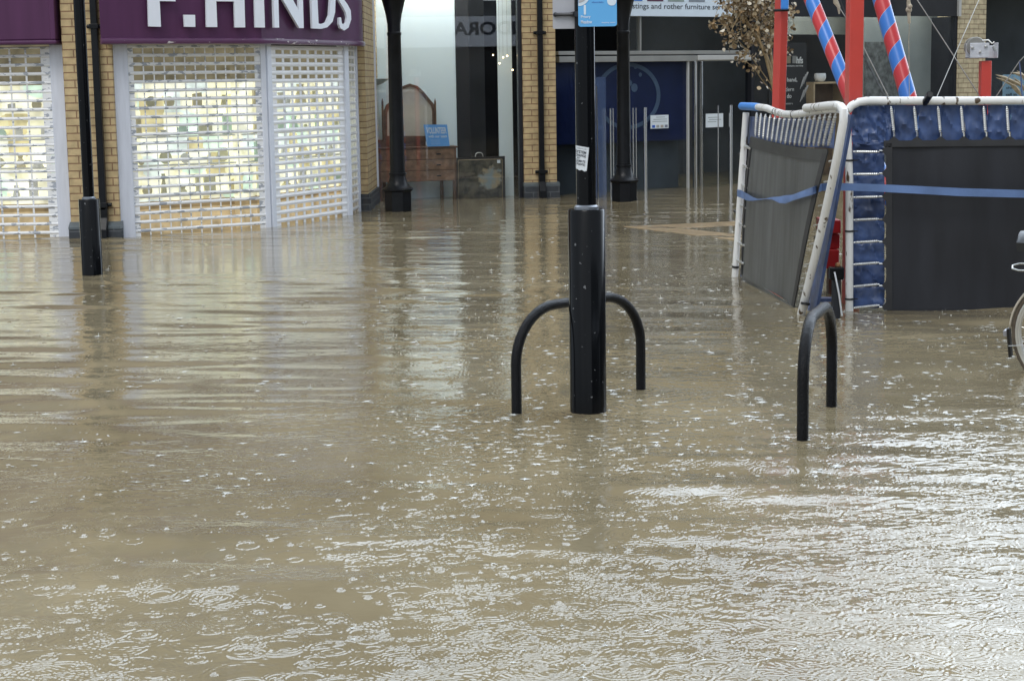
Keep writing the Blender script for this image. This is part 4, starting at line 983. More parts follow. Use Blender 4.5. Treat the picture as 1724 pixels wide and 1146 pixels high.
# short post with cable
q = gp(1407, 11.75); zt_ = at(1407, 449, 11.75).z
t = thing('short_bollard', (q.x, q.y, -.24), 'short dark post with boxy cap and hanging cable between the trampoline frames', 'bollard')
b = MB(); b.box(q.x - .026, q.x + .026, q.y - .026, q.y + .026, -.24, zt_ - .07); b.build('shaft', M_FRAME, t, bevel=.004)
b = MB(); b.box(q.x - .046, q.x + .046, q.y - .046, q.y + .046, zt_ - .085, zt_); b.build('cap', M_BLACK, t, bevel=.01)
b = MB(); b.tube([(q.x - .02, q.y - .05, zt_ - .03), (q.x - .015, q.y - .06, zt_ - .06), (q.x + .01, q.y - .06, zt_ - .18), (q.x + .03, q.y - .06, zt_ - .32)], .006, 8); b.build('cable', M_ZINC, t, smooth=True)
b = MB(); b.ball((q.x + .01, q.y, zt_ + .012), .018, seg=10, rings=6); b.build('knob', mat('rusty_knob', (.3, .14, .06), .7), t, smooth=True)

def fold2(a, v):   # creased, stretched vinyl
    x = a * 1.6 + v * 1.1; y = v * .9 - a * .8
    r1_ = 1 - abs(mnoise.noise(Vector((x * 1.3, y * .8, 2.2)))) * 2.2; r2_ = 1 - abs(mnoise.noise(Vector((x * 3.1 + 4, y * 1.7, 7.7)))) * 2
    return (r1_ ** 3 if r1_ > 0 else 0) * .7 + (r2_ ** 3 if r2_ > 0 else 0) * .35
# ================================================================== TRAMPOLINE FRAMES
def spring(P, Q, parent, r=.010, n=26):
    P = Vector(P); Q = Vector(Q); pts = []; rs = []
    for i in range(n + 1):
        f = i / n; pts.append(P + (Q - P) * f)
        e = min(f, 1 - f) * 6
        rs.append((r if i % 2 else r * .74) * (min(1, .35 + e)))
    b = MB(); b.tube(pts, rs, 7); return b.build('spring', M_SPRING, parent)
# left leaning frame
BL = gp(1237, 14.3); BR = gp(1350, 12.06); TLc = at(1254, 180, 14.25)
TP = plane3(BL, BR, TLc)
def T(px, py, off=0.0): return hit(px, py, TP, off)
tl = thing('trampoline_frame', (BL.x, BL.y, -.2), 'leaning white tube trampoline frame with grey mat, turned sideways to the viewer', 'trampoline', 'folded trampoline frames standing in the flood')
def below(P, Q, z=-.2):   # continue line P->Q down to z
    d = Q - P; return Q + d * ((z - Q.z) / d.z)
p0, p1 = T(1256, 190), T(1237.5, 460); b = MB(); b.tube([p0, p1, below(p0, p1)], .026, 14); b.build('side_tube', M_TUBE, tl, smooth=True)
b = MB(); pts = [T(x, y) for x, y in ((1252, 179), (1272, 180), (1290, 182), (1305, 188), (1320, 192.5), (1340, 193), (1360, 190), (1380, 186), (1400, 184), (1414, 184))]
b.tube(pts, .0265, 14); b.build('top_tube', M_TUBE, tl, smooth=True)
b = MB(); b.tube([T(1249, 179), T(1262, 179.5), T(1276, 180.5)], .031, 14); b.build('tape_wrap', M_BTAPE, tl, smooth=True)
b = MB(); pts = [T(x, y, .03) for x, y in ((1357, 182), (1375, 180.5), (1395, 178), (1408, 177.5), (1416, 180), (1420.5, 188), (1420, 204), (1410, 262), (1394, 338), (1373, 430), (1351, 520))]
pts.append(below(pts[-2], pts[-1])); b.tube(pts, .0275, 14); b.build('side_tube', M_TUBE, tl, smooth=True)
b = MB(); d = (T(1375, 180.5, .03) - T(1357, 182, .03)).normalized(); b.tube([T(1357, 182, .03) - d * .002, T(1357, 182, .03) + d * .03], .022, 12); b.build('tube_mouth', M_TUBEB, tl)
# mat
def mat_l(a, v):
    xl_ = 1249 + (1268 - 1249) * v; yl_ = 462 + (232 - 462) * v
    xr_ = 1338 + (1396 - 1338) * v; yr_ = 516 + (254 - 516) * v
    sagt = 9 * math.sin(math.pi * a) * v
    px = xl_ + (xr_ - xl_) * a; py = yl_ + (yr_ - yl_) * a + sagt * .6
    if v == 0: pass
    p = T(px, py, -.01)
    n_ = mnoise.noise(Vector((a * 2.2, v * .9, 3.1))) * .03 + .012 * math.sin(7 * a + 2 * v)
    return p + TP[1] * n_
b = MB(); b.grid(mat_l, 40, 30, .006, TP[1]); b.build('jump_mat', M_MATG, tl, smooth=True, recalc=False)
b = MB(); b.grid(lambda a, v: mat_l(a, .93 + .08 * v) + TP[1] * .008, 40, 3, .006, TP[1]); b.build('mat_hem', mat('grey_hem', (.05, .052, .052), .55, var=.2), tl, smooth=True, recalc=False)
b = MB(); b.grid(lambda a, v: mat_l(.955 + .055 * a, v) + TP[1] * .008, 3, 30, .006, TP[1]); b.build('mat_hem', M_HEM, tl, smooth=True, recalc=False)
b = MB(); b.grid(lambda a, v: mat_l(-.01 + .03 * a, v) + TP[1] * .008, 3, 30, .006, TP[1]); b.build('mat_hem', M_HEM, tl, smooth=True, recalc=False)
# underwater strip of the mat
b = MB(); e0, e1 = mat_l(0, 0), mat_l(1, 0)
b.grid(lambda a, v: (e0 + (e1 - e0) * a) * 1 - Vector((0, 0, .25 * v)), 4, 2, .006, TP[1]); b.build('mat_lower_edge', M_MATG, tl, recalc=False)
n = 17
for i in range(n):
    f = i / (n - 1); xb_ = 1272 + 122 * f ** 1.08; yb_ = 230 + 16 * f + 6 * math.sin(math.pi * f)
    xt = 1274 + 133 * f ** 1.05; yt = 186 + 7 * math.sin(math.pi * min(1, f * 1.1)) + 2 * f
    spring(T(xt, yt + 3, .005), T(xb_, yb_, .012), tl, .0125)
for y in (247, 280, 313, 347, 378, 410, 440):
    x = 1251 - (y - 247) * .065; spring(T(x + 2, y - 2, 0), T(x + 13.5, y + 4, .01), tl, .0125, 8)
for y in (270, 305, 345, 378, 409, 444, 481):
    x = 1412 - (y - 254) * .237; spring(T(x - 3, y, .02), T(x - 13, y + 2, .012), tl, .007, 8)
b = MB()
def fold(f, amp, sc, seed):
    def g_(a, v):
        p = f(a, v); return p + TP[1] * (mnoise.noise(Vector((a * sc, v * sc * 1.6, seed))) * amp)
    return g_
b.grid(fold(lambda a, v: T(1262 + (1406 - 1262) * a - 3 * (1 - v), 242 + (196 - 242) * v + 8 * a, -.035), .03, 5, 2), 30, 8, .004, TP[1]); b.build('blue_padding', M_VINYL, tl, smooth=True, recalc=False)
b = MB(); b.grid(fold(lambda a, v: T(1246 + 19 * v + (9 + 4 * v) * a, 466 - 262 * v, -.03), .02, 6, 5), 6, 24, .004, TP[1]); b.build('blue_padding', M_VINYLD, tl, smooth=True, recalc=False)
b = MB(); b.grid(lambda a, v: T(1359 + 64 * v + (14 - 4 * v) * a, 523 - 330 * v, -.03), 3, 24, .02, TP[1]); b.build('blue_padding', M_VINYL, tl, smooth=True, recalc=False)
b = MB()
for (x, y) in ((1249.5, 260), (1241, 356), (1238.5, 449)):
    c = T(x, y); d = (p1 - p0).normalized(); b.mark(); b.tube([c - d * .008, c + d * .008], .030, 12)
for (x, y) in ((1404, 284), (1378.5, 400), (1356, 511)):
    c = T(x, y, .03); d = Vector((-.15, -.02, -1)).normalized(); b.mark(); b.tube([c - d * .008, c + d * .008], .032, 12)
for (x, y) in ((1306, 188.5), (1337, 193)):
    c = T(x, y); d = (T(x + 5, y) - c).normalized(); b.mark(); b.tube([c - d * .004, c + d * .004], .0295, 12)
build_each(b, 'cable_tie', M_TIE, tl)

# right frontal frame
YR = 12.1
def Rp(px, py, dy=0.0): return at(px, py, YR + dy)
tr_ = thing('trampoline_frame', (Rp(1431, 520).x, YR, -.2), 'upright white tube trampoline frame with black mat facing the viewer', 'trampoline', 'folded trampoline frames standing in the flood')
PT_ = Rp(1430, 200); PB_ = Rp(1430, 522)
b = MB(); b.tube([Rp(1421, 182), Rp(1426, 200), Rp(1430, 300), PB_, PB_ - Vector((0, 0, .2))], .0262, 14); b.build('side_tube', M_TUBE, tr_, smooth=True)
b = MB(); b.tube([Rp(1427, 186), Rp(1434, 178), Rp(1446, 172), Rp(1462, 169.5), Rp(1500, 170), Rp(1600, 170), Rp(1724, 169.5), Rp(1860, 169)], .0275, 16); b.build('top_tube', M_TUBE, tr_, smooth=True)
b = MB(); b.tube([Rp(1557, 173, 0), Rp(1566, 159, -.13)], .0235, 14); b.build('stub_tube', M_IRON, tr_, smooth=True)
b = MB(); q0 = Rp(1566, 159, -.13); d = (q0 - Rp(1557, 173, 0)).normalized(); b.tube([q0 - d * .02, q0 + d * .001], .0185, 12); b.build('tube_mouth', M_TUBEB, tr_)
b = MB(); sx = Rp(1860, 169); b.tube([sx, Vector((sx.x, sx.y, -.2))], .026, 14); b.build('side_tube', M_TUBE, tr_, smooth=True)
def padf(x0, x1, y0, y1, amp, sc, seed, dy=.04):
    def g_(a, v):
        p = Rp(x0 + (x1 - x0) * a, y1 + (y0 - y1) * v, dy)
        d1 = mnoise.noise(Vector((a * sc + v * 2.5, v * sc * (y1 - y0) / max(x1 - x0, 1) - a, seed)))
        d2 = mnoise.noise(Vector((a * sc * 2.7 + v * 4, v * sc * 2.2, seed + 9)))
        return p + Vector((0, -1, 0)) * (fold2(a * 1.5 + 2, v * 1.3 + 5) * amp * .8 + d2 * amp * .12)
    return g_
b = MB(); b.grid(padf(1434, 1496, 178, 240, .05, 3, 4, .05), 24, 20, .004, (0, -1, 0)); b.build('blue_padding', M_VINYL, tr_, smooth=True, recalc=False)
ys = [255, 293, 332, 370, 408, 445, 482, 518]
for k in range(len(ys)):
    ya = ([236] + ys)[k]; yb2 = ys[k]
    def pf(a, v, ya=ya, yb2=yb2, k=k):
        p = Rp(1434 + 54 * a, yb2 + (ya - yb2) * v, .05)
        return p + Vector((0, -1, 0)) * (.014 * math.sin(math.pi * v) ** .6 + fold2(a * 1.3 + k * .7, v * .6 + k * 1.7) * .03)
    b = MB(); b.grid(pf, 14, 12, .003, (0, -1, 0)); b.build('blue_padding', M_VINYL if k % 3 else M_VINYLD, tr_, smooth=True, recalc=False)
def pf(a, v): return Rp(1434 + 54 * a, 523, .05) - Vector((0, 0, .25 * (1 - v)))
b = MB(); b.grid(pf, 4, 2, .003, (0, -1, 0)); b.build('blue_padding', M_VINYLD, tr_, recalc=False)
xs = [1502, 1541, 1581, 1620, 1658, 1697, 1736, 1775, 1814, 1850]
bx = [1490] + [x + 4 for x in xs]
for k in range(len(bx) - 1):
    def pf(a, v, k=k):
        p = Rp(bx[k] + (bx[k + 1] - bx[k]) * a, 241 - 64 * v, .05)
        return p + Vector((0, -1, 0)) * (.012 * math.sin(math.pi * a) ** .6 + fold2(a * .5 + k * .55, v * 1.1 + k * .3) * .035)
    b = MB(); b.grid(pf, 12, 10, .003, (0, -1, 0)); b.build('blue_padding', M_VINYL, tr_, smooth=True, recalc=False)
for y in ys: spring(Rp(1436, y + .5, -.005), Rp(1481, y - 1 + (y - 350) * -.02, -.005), tr_, .011)
for x in xs: spring(Rp(x - 2 + (x - 1700) * .0, 179, -.01), Rp(x + 3 - (x - 1500) * .012, 224, -.012), tr_, .0115)
b = MB()
for y in ys:
    b.mark(); b.tube([Rp(1480, y - 1, -.008), Rp(1486, y - 1, -.008)], .007, 6)
for x in xs:
    b.mark(); b.tube([Rp(x + 3, 222, -.012), Rp(x + 3.5, 230, -.012)], .008, 6)
build_each(b, 'spring_hook', M_CHROME, tr_)
def mr_f(a, v):
    px = 1493 + (1856 - 1493) * a; py = 520 + (246 - 520) * v
    if v > .98: py = 246 - 4 * math.sin(a * 30) * 0
    return Rp(px, py - 4 * a * v, 0) + Vector((0, -1, 0)) * (mnoise.noise(Vector((a * 3, v * 2, 8))) * .02)
b = MB(); b.grid(mr_f, 40, 24, .006, (0, -1, 0)); b.build('jump_mat', M_MATD, tr_, smooth=True, recalc=False)
b = MB(); b.grid(lambda a, v: mr_f(a, 0) + Vector((0, -.004, -.25 * (1 - v))), 20, 2, .006, (0, -1, 0)); b.build('mat_lower_edge', M_MATD, tr_, recalc=False)
# hem with tabs towards each spring
def hem_top(a, v):
    px = 1488 + (1856 - 1488) * a
    wv = min((abs(px - (x + 3)) for x in xs)); tabu = max(0, 1 - wv / 9.0)
    y0 = 248 - 4 * a; y1 = 237 - 3 * a - 7 * tabu
    return Rp(px, y0 + (y1 - y0) * v, -.014)
b = MB(); b.grid(hem_top, 220, 3, .005, (0, -1, 0)); b.build('mat_hem', M_HEM, tr_, recalc=False)
def hem_l(a, v):
    py = 522 + (242 - 522) * v; wv = min(abs(py - (y - 1)) for y in ys); tabu = max(0, 1 - wv / 8.0)
    return Rp(1492 - 8 * tabu + (1502 - 1492 + 8 * tabu) * a, py, -.014)
b = MB(); b.grid(hem_l, 3, 180, .005, (0, -1, 0)); b.build('mat_hem', M_HEM, tr_, recalc=False)
b = MB()
for y in (270, 389, 503):
    c = Rp(1430, y); b.mark(); b.tube([c - Vector((0, 0, .006)), c + Vector((0, 0, .006))], .031, 12)
    b.box(c.x + .02, c.x + .055, c.y - .012, c.y - .004, c.z - .004, c.z + .003)
build_each(b, 'cable_tie', M_TIE, tr_)

# blue strap round both frames
sp_ = [(1241, 319, 331, 14.18), (1247, 320, 333, 14.10), (1258, 326, 338, 13.88), (1268, 332, 338, 13.68), (1276, 335, 337, 13.5), (1290, 334, 335.5, 13.2), (1300, 332, 336, 13.0), (1312, 331, 342, 12.8), (1322, 329, 343, 12.6), (1334, 328, 338, 12.45), (1350, 322, 333, 12.25), (1368, 315, 328, 12.05), (1384, 309, 321.5, 11.96), (1392, 308, 321, 11.95), (1420, 308.5, 321, 11.95), (1470, 310, 322.5, 11.95), (1540, 313, 326, 11.95), (1620, 317, 330.5, 11.95), (1724, 320, 333, 11.95), (1860, 322, 335, 11.95)]
b = MB(); V = []; Fs = []
for (x, y0, y1, Y_) in sp_:
    a, c = (T(x, y0, .07), T(x, y1, .07)) if 1250 < x < 1380 else (at(x, y0, Y_), at(x, y1, Y_)); V += [a, c, c + Vector((0, .003, 0)), a + Vector((0, .003, 0))]
for i in range(len(sp_) - 1):
    for k in range(4): Fs.append((i * 4 + k, i * 4 + (k + 1) % 4, i * 4 + 4 + (k + 1) % 4, i * 4 + 4 + k))
Fs += [(0, 1, 2, 3), tuple(len(V) - 4 + k for k in (3, 2, 1, 0))]
b.add(V, Fs); tag(b.build('webbing_strap', M_STRAP, smooth=True), 'long blue webbing strap wrapped and twisted round both trampoline frames', 'strap')

# ---------------------------------------------------- bungee rig
rg = thing('bungee_rig', (2.9, 13.2, -.2), 'red steel bungee rig with blue and red striped padded poles behind the trampolines', 'amusement rig')
def beam(px0, py0, px1, py1, Y_, wpx, rot, name='post', ztop=4.6, zbot=-.2, matl=M_RED):
    a = at(px0, py0, Y_); c = at(px1, py1, Y_); d = (c - a); w_ = wpx / F_PX * Y_
    top = a + d * ((ztop - a.z) / d.z); bot = a + d * ((zbot - a.z) / d.z)
    b = MB(); V = []; ra = math.radians(rot); h_ = w_ / (math.cos(ra) + math.sin(ra)) / 2 * 1.0
    for q in (bot, top):
        for sx_, sy_ in ((-1, -1), (1, -1), (1, 1), (-1, 1)):
            V.append(q + Vector((h_ * (sx_ * math.cos(ra) - sy_ * math.sin(ra)), h_ * (sx_ * math.sin(ra) + sy_ * math.cos(ra)), 0)))
    b.add(V, [(0, 3, 2, 1), (4, 5, 6, 7)] + [(k, (k + 1) % 4, 4 + (k + 1) % 4, 4 + k) for k in range(4)])
    return b.build(name, matl, rg, bevel=.006)
b1 = beam(1316, 0, 1311, 180, 14.6, 23, 38)
beam(1439.5, 0, 1437, 170, 12.5, 27, 8)
a = at(1303, 18, 14.5); b = MB(); b.tube([at(1302, 18, 14.52) , at(1328, 17.5, 14.52)], .012, 6); b.build('band', M_TIE, rg)
b = MB(); c0_ = at(1321, 9, 14.48); b.box(c0_.x - .03, c0_.x + .03, c0_.y - .02, c0_.y + .02, c0_.z - .035, c0_.z + .5); b.build('blue_sleeve', M_BTAPE, rg, bevel=.01)
def padpole(p, q, Y0, Y1, r):
    a = at(*p, Y0); c = at(*q, Y1); d = c - a
    top = a + d * ((4.4 - a.z) / d.z); bot = a + d * ((-.1 - a.z) / d.z)
    b = MB(); pts = [bot + (top - bot) * (i / 60) for i in range(61)]; b.tube(pts, r, 22); return b.build('padded_pole', M_STRIPE, rg, smooth=True)
padpole((1366, 0), (1432, 165), 13.4, 13.0, .054)
padpole((1483, 0), (1528, 160), 13.6, 13.3, .062)
def line(P, r, matl, name): b = MB(); b.tube([at(*p) for p in P], r, 6); return b.build(name, matl, rg, smooth=True)
line([(1540, -6, 13.5), (1604, 92, 13.2), (1652, 166, 13)], .004, M_WIRE, 'wire_rope')
line([(1400, -8, 13.4), (1450, 72, 13.2), (1496, 164, 12.9)], .004, M_WIRE, 'wire_rope')
line([(1412, -6, 13.6), (1440, 68, 13.4), (1490, 164, 12.9)], .0045, M_TIE, 'wire_rope')
line([(1650, -4, 13.4), (1608, 92, 13.1), (1577, 164, 12.9)], .003, mat('nylon_line', (.5, .52, .5), .4), 'wire_rope')
line([(1677, 163, 12.9), (1716, 104, 13.0), (1740, 80, 13.0)], .004, M_WIRE, 'wire_rope')
line([(1716, 104, 13.0), (1719, 130, 12.95), (1721, 164, 12.9)], .005, M_VINYLD, 'wire_rope')
line([(1531, 38, 13.3), (1530, 70, 13.3), (1531, 164, 13.2)], .0025, M_ROPE, 'cord')
b = MB(); b.tube([at(1529, -10, 13.3), at(1530, 8, 13.3), at(1530, 20, 13.3), at(1531, 40, 13.3)], [.008, .016, .014, .011], 8); b.ball(at(1530, 17, 13.3), .024, seg=10, rings=7); b.ball(at(1532, 11, 13.28), .018, seg=10, rings=7); b.build('rope_knot', M_ROPE, rg, smooth=True)
b = MB(); b.tube([at(1404, -8, 13.2), at(1407, 4, 13.2), at(1412, 12, 13.2), at(1413, 24, 13.2)], [.008, .02, .013, .006], 8); b.build('rope_knot', M_ROPE, rg, smooth=True)
# winch post and winch
a = at(1659, 103, 13.0); w_ = 17 / F_PX * 13
b = MB(); b.box(a.x - w_ / 2, a.x + w_ / 2, a.y - .04, a.y + .04, -.2, a.z); b.build('winch_post', M_RED, rg, bevel=.004)
wn = thing('hand_winch', (a.x, a.y, a.z), 'grey metal hand winch bolted on top of the short red post', 'winch')
q0 = at(1633, 97, 12.93); q1 = at(1666, 72.5, 12.93)
b = MB(); b.box(q0.x, q1.x, q0.y, q0.y + .006, q0.z, q1.z); b.box(q0.x, q1.x, q0.y + .12, q0.y + .126, q0.z, q1.z); b.box(q0.x, q1.x, q0.y + .0, q0.y + .126, q0.z - .004, q0.z); b.build('housing', M_ZINC, wn, bevel=.004)
r0 = at(1669, 98, 12.95); r1 = at(1681, 72, 12.95); b = MB(); b.box(r1.x - .005, r1.x, r0.y, r0.y + .12, r0.z, r1.z); b.box(r0.x, r1.x, r0.y + .1, r0.y + .105, r0.z, r1.z - .02); b.build('side_bracket', M_ZINC, wn, bevel=.003)
b = MB(); c = at(1643, 79, 12.99); b.M = Matrix.Translation(c) @ Matrix.Rotation(math.pi / 2, 4, 'X'); b.lathe([(.066, -.004), (.070, 0), (.066, .005)], (0, 0, .0), 28); b.lathe([(.032, .004), (.032, -.07)], (0, 0, 0), 16); b.lathe([(.066, -.074), (.070, -.07), (.066, -.066)], (0, 0, 0), 28); b.build('drum', mat('worn_cast_wheel', (.32, .31, .28), .4, metal=.6), wn, smooth=True)
b = MB()
for x, y, r in ((1637, 81, .010), (1660, 79, .011), (1650, 88, .009)):
    c = at(x, y, 12.925); b.M = Matrix.Translation(c) @ Matrix.Rotation(math.pi / 2, 4, 'X'); b.lathe([(r, 0), (r, .008), (r * .6, .010)], (0, 0, 0), 12)
b.build('bolt', M_STEEL, wn)
b = MB(); b.tube([at(1654, 69, 12.96), at(1664, 68, 12.94), at(1670, 74, 12.93), at(1674, 71, 12.93)], .006, 8); b.tube([at(1672, 78, 12.94), at(1676, 86, 12.94)], .012, 8); b.build('ratchet_lever', M_STEEL, wn, smooth=True)
# red machine base glimpsed in the gap
mb_ = thing('machine_base', (at(1402, 420, 13).x, 13, -.2), 'stacked red steel base blocks seen through the gap between the frames', 'machine base')
for x0, x1, y0, y1, Y_, nm in ((1386, 1416, 371, 393, 12.95, 'upper_block'), (1388, 1414, 394, 419, 13.02, 'bracket_block'), (1386, 1413, 421, 452, 12.95, 'lower_block')):
    a = at(x0, y0, Y_); c = at(x1, y1, Y_); b = MB(); b.box(a.x, c.x, Y_, Y_ + .3, c.z, a.z); b.build(nm, M_DKRED, mb_, bevel=.006)
a = at(1396, 452, 13.1); b = MB(); b.box(a.x - .0, a.x + .09, 13.1, 13.2, -.2, a.z); b.build('leg', mat('brown_leg', (.10, .04, .03), .5), mb_)
a = at(1368, 503, 12.35); c = at(1409, 508, 12.35); b = MB(); b.box(a.x, c.x, 12.35, 12.45, c.z, a.z); b.build('cross_bar', M_VINYLD, mb_)

# ---------------------------------------------------- floating boards
def plank(pts, label, th=.012):
    P = [water_at(x, y) for x, y in pts]; z = .0025
    b = MB(); b.prism([(p.x, p.y) for p in P], -.015, z, axis='z')
    return tag(b.build('floating_board', M_PLYW, bevel=.003), label, 'board', 'timber boards floating by the trampoline')
plank([(1052, 382), (1237, 404), (1262, 402), (1262, 397), (1150, 385)], 'nearer floating timber board, wet and tapering to the left')
plank([(1050, 381.6), (1150, 384.4), (1262, 378.5), (1262, 371.5)], 'farther floating timber board, slightly crossing behind the nearer one')

# ---------------------------------------------------- dried shrub
tr = thing('dead_tree', (gp(1306, 21.5).x, 21.5, -.2), 'bare branched shrub with curled brown dead leaves in front of the doors', 'shrub')
YS = 21.5; b = MB()
def S(px, py, dy=0): return at(px, py, YS + dy)
base = gp(1308, YS); stems = []
def branch(P, r0, r1):
    b.tube(P, [r0 + (r1 - r0) * i / (len(P) - 1) for i in range(len(P))], 7); stems.append(P)
bb_ = Vector((base.x, base.y, -.2))
branch([bb_, S(1306, 230), S(1304, 160), S(1296, 110), S(1285, 80), S(1268, 55), S(1255, 30), S(1240, 0), S(1232, -40)], .028, .008)
branch([S(1306, 200), S(1301, 120, .1), S(1297, 80, .15), S(1298, 40, .2), S(1300, 0, .2), S(1305, -60, .2)], .020, .007)
branch([S(1304, 160), S(1290, 100, -.1), S(1276, 60, -.2), S(1273, 20, -.2), S(1268, -30, -.2)], .018, .006)
branch([S(1301, 155), S(1285, 138, -.2), S(1270, 115, -.3), S(1255, 103, -.35), S(1243, 100, -.4)], .006, .003)
branch([S(1300, 145), S(1278, 115, -.1), S(1255, 82, -.2), S(1240, 66, -.25)], .006, .003)
branch([S(1285, 80), S(1265, 72), S(1245, 66), S(1228, 70)], .007, .003)
branch([S(1268, 55), S(1250, 30, -.1), S(1232, 22, -.1), S(1212, 5, -.1), S(1200, 40, -.15)], .007, .002)
branch([S(1255, 30), S(1235, 10), S(1225, -10)], .006, .003)
branch([S(1240, 10, -.1), S(1215, 30, -.15), S(1198, 42, -.2)], .004, .002)
branch([S(1298, 40, .2), S(1320, 15, .1), S(1332, 25, 0), S(1338, 45, 0)], .006, .002)
branch([S(1301, 120, .1), S(1318, 80, .2), S(1330, 60, .2)], .006, .002)
for k in range(48):
    x = random.uniform(1215, 1330); y = random.uniform(-60, 70)
    P = random.choice(stems); q = P[random.randrange(len(P) // 2, len(P))]; e = S(x, y, random.uniform(-.4, .4))
    if (e - q).length < .7: branch([q, q + (e - q) * .5 + Vector((0, 0, .03)), e], .005, .002)
b.build('stem', M_BARK, tr, smooth=True, recalc=False)
# leaves: curled blades
LV, LF_, TON = [], [], []
tones = [(.16, .115, .065), (.24, .175, .10), (.10, .07, .04), (.34, .27, .17), (.20, .13, .06), (.42, .38, .30)]
def leaf(c, s_):
    d = Vector((random.gauss(0, .6), random.gauss(0, .6), random.gauss(-.5, .5))).normalized()
    sd_ = d.cross(Vector((random.random() - .5, random.random() - .5, random.random() - .5))).normalized(); n_ = d.cross(sd_)
    bI = len(LV); cu = random.uniform(.15, .5)
    for (t_, w2) in ((0, .05), (.25, .34), (.6, .42), (.85, .22), (1, .02)):
        mid_ = c + d * (t_ * s_) + n_ * (-cu * s_ * t_ * t_)
        LV.append(mid_ - sd_ * w2 * s_ + n_ * cu * s_ * w2); LV.append(mid_); LV.append(mid_ + sd_ * w2 * s_ + n_ * cu * s_ * w2)
    tn = random.choice(tones); k_ = random.uniform(.85, 1.6); tn = tuple(x * k_ for x in tn)
    for i in range(4):
        for j in range(2):
            LF_.append((bI + i * 3 + j, bI + i * 3 + j + 1, bI + i * 3 + j + 4, bI + i * 3 + j + 3)); TON.append(tn)
def leaves(px0, px1, py0, py1, n_, s_=.05):
    for _ in range(n_):
        x = random.uniform(px0, px1); y = random.uniform(py0, py1)
        leaf(S(x, y, random.uniform(-.35, .35)), s_ * random.uniform(.6, 1.3))
for P in stems[3:]:
    for q in P[1:]:
        for _ in range(5): leaf(q + Vector((random.gauss(0, .035), random.gauss(0, .06), random.gauss(0, .035))), random.uniform(.03, .062))
for cx_, cy_, sx_, sy_, n_ in ((1250, 5, 20, 16, 120), (1280, 10, 16, 22, 120), (1268, 60, 14, 12, 60), (1240, 20, 16, 22, 95), (1262, 8, 16, 20, 110), (1285, 30, 14, 30, 120), (1232, 70, 10, 12, 30), (1246, 88, 7, 9, 22), (1292, 70, 9, 20, 50), (1275, 48, 12, 12, 60), (1225, 30, 10, 14, 35), (1333, 16, 6, 9, 26), (1328, 70, 5, 20, 10), (1202, 44, 6, 8, 12), (1276, 95, 6, 8, 14), (1270, 115, 6, 6, 8), (1245, 100, 5, 5, 8), (1290, -40, 30, 25, 160), (1240, -35, 25, 25, 120), (1305, 30, 8, 40, 60)):
    for _ in range(n_): leaf(S(random.gauss(cx_, sx_ * .7), random.gauss(cy_, sy_ * .7), random.uniform(-.3, .35)), random.uniform(.028, .062))
off = ROOTLOC[tr.name]
me = bpy.data.meshes.new('foliage'); me.from_pydata([v - off for v in LV], [], LF_); ca = me.color_attributes.new('tone', 'FLOAT_COLOR', 'CORNER')
cc = []
for p_, tn in zip(me.polygons, TON): cc += list(tn + (1.0,)) * len(p_.vertices)
ca.data.foreach_set('color', cc); me.materials.append(M_LEAF); me.polygons.foreach_set('use_smooth', [True] * len(me.polygons))
o = bpy.data.objects.new('foliage', me); COL.objects.link(o); o.parent = tr
# dried palm blades in the far right window
dp = thing('dried_palm', PLE.pt(E(1715, 140, .1)[0], .25, 1), 'dry straw coloured leaf blades in front of the pale blue poster', 'dried plant')
b = MB()
for (p, q, r_) in (((1676, 126), (1724, 150), .03), ((1677, 131), (1712, 152), .022), ((1701, 122), (1740, 138), .03), ((1712, 119), (1735, 150), .035), ((1700, 140), (1716, 163), .045), ((1706, 130), (1735, 170), .035), ((1695, 138), (1740, 156), .012)):
    ua_, za_ = E(*p, .15); ub_, zb_ = E(*q, .15); A_ = PLE.pt(ua_, .15, za_); B_ = PLE.pt(ub_, .2, zb_)
    b.tube([A_, A_ + (B_ - A_) * .3 + Vector((0, 0, .02)), A_ + (B_ - A_) * .7 + Vector((0, 0, .02)), B_], [.003, r_, r_, .004], 4)
b.tube([PLE.pt(ub_, .2, -.2), PLE.pt(ub_, .2, zb_ + .3)], .02, 6)
b.build('blade', mat('straw', (.42, .35, .24), .6, var=.3, scale=20), dp, smooth=True)

# ================================================================== BICYCLE
bk = thing('bicycle', gp(1762, 9.3), 'old bicycle with chrome rear rack and cream mudguard, cut off by the right edge', 'bicycle')
hub = gp(1806, 9.3, .19); hd = Vector((.75, -.66, 0)).normalized(); sdv = Vector((hd.y, -hd.x, 0)); LEAN = math.radians(12)
upv = (Vector((0, 0, 1)) * math.cos(LEAN) + sdv * math.sin(LEAN)).normalized(); lat = hd.cross(upv).normalized()
BM = Matrix(((hd.x, lat.x, upv.x, hub.x), (hd.y, lat.y, upv.y, hub.y), (hd.z, lat.z, upv.z, hub.z), (0, 0, 0, 1)))   # x forward, y side, z up; origin rear hub
def circ(cx, cz, r, n=48, a0=0, a1=360, y=0): return [(cx + r * math.cos(math.radians(a0 + (a1 - a0) * k / n)), y, cz + r * math.sin(math.radians(a0 + (a1 - a0) * k / n))) for k in range(n + 1)]
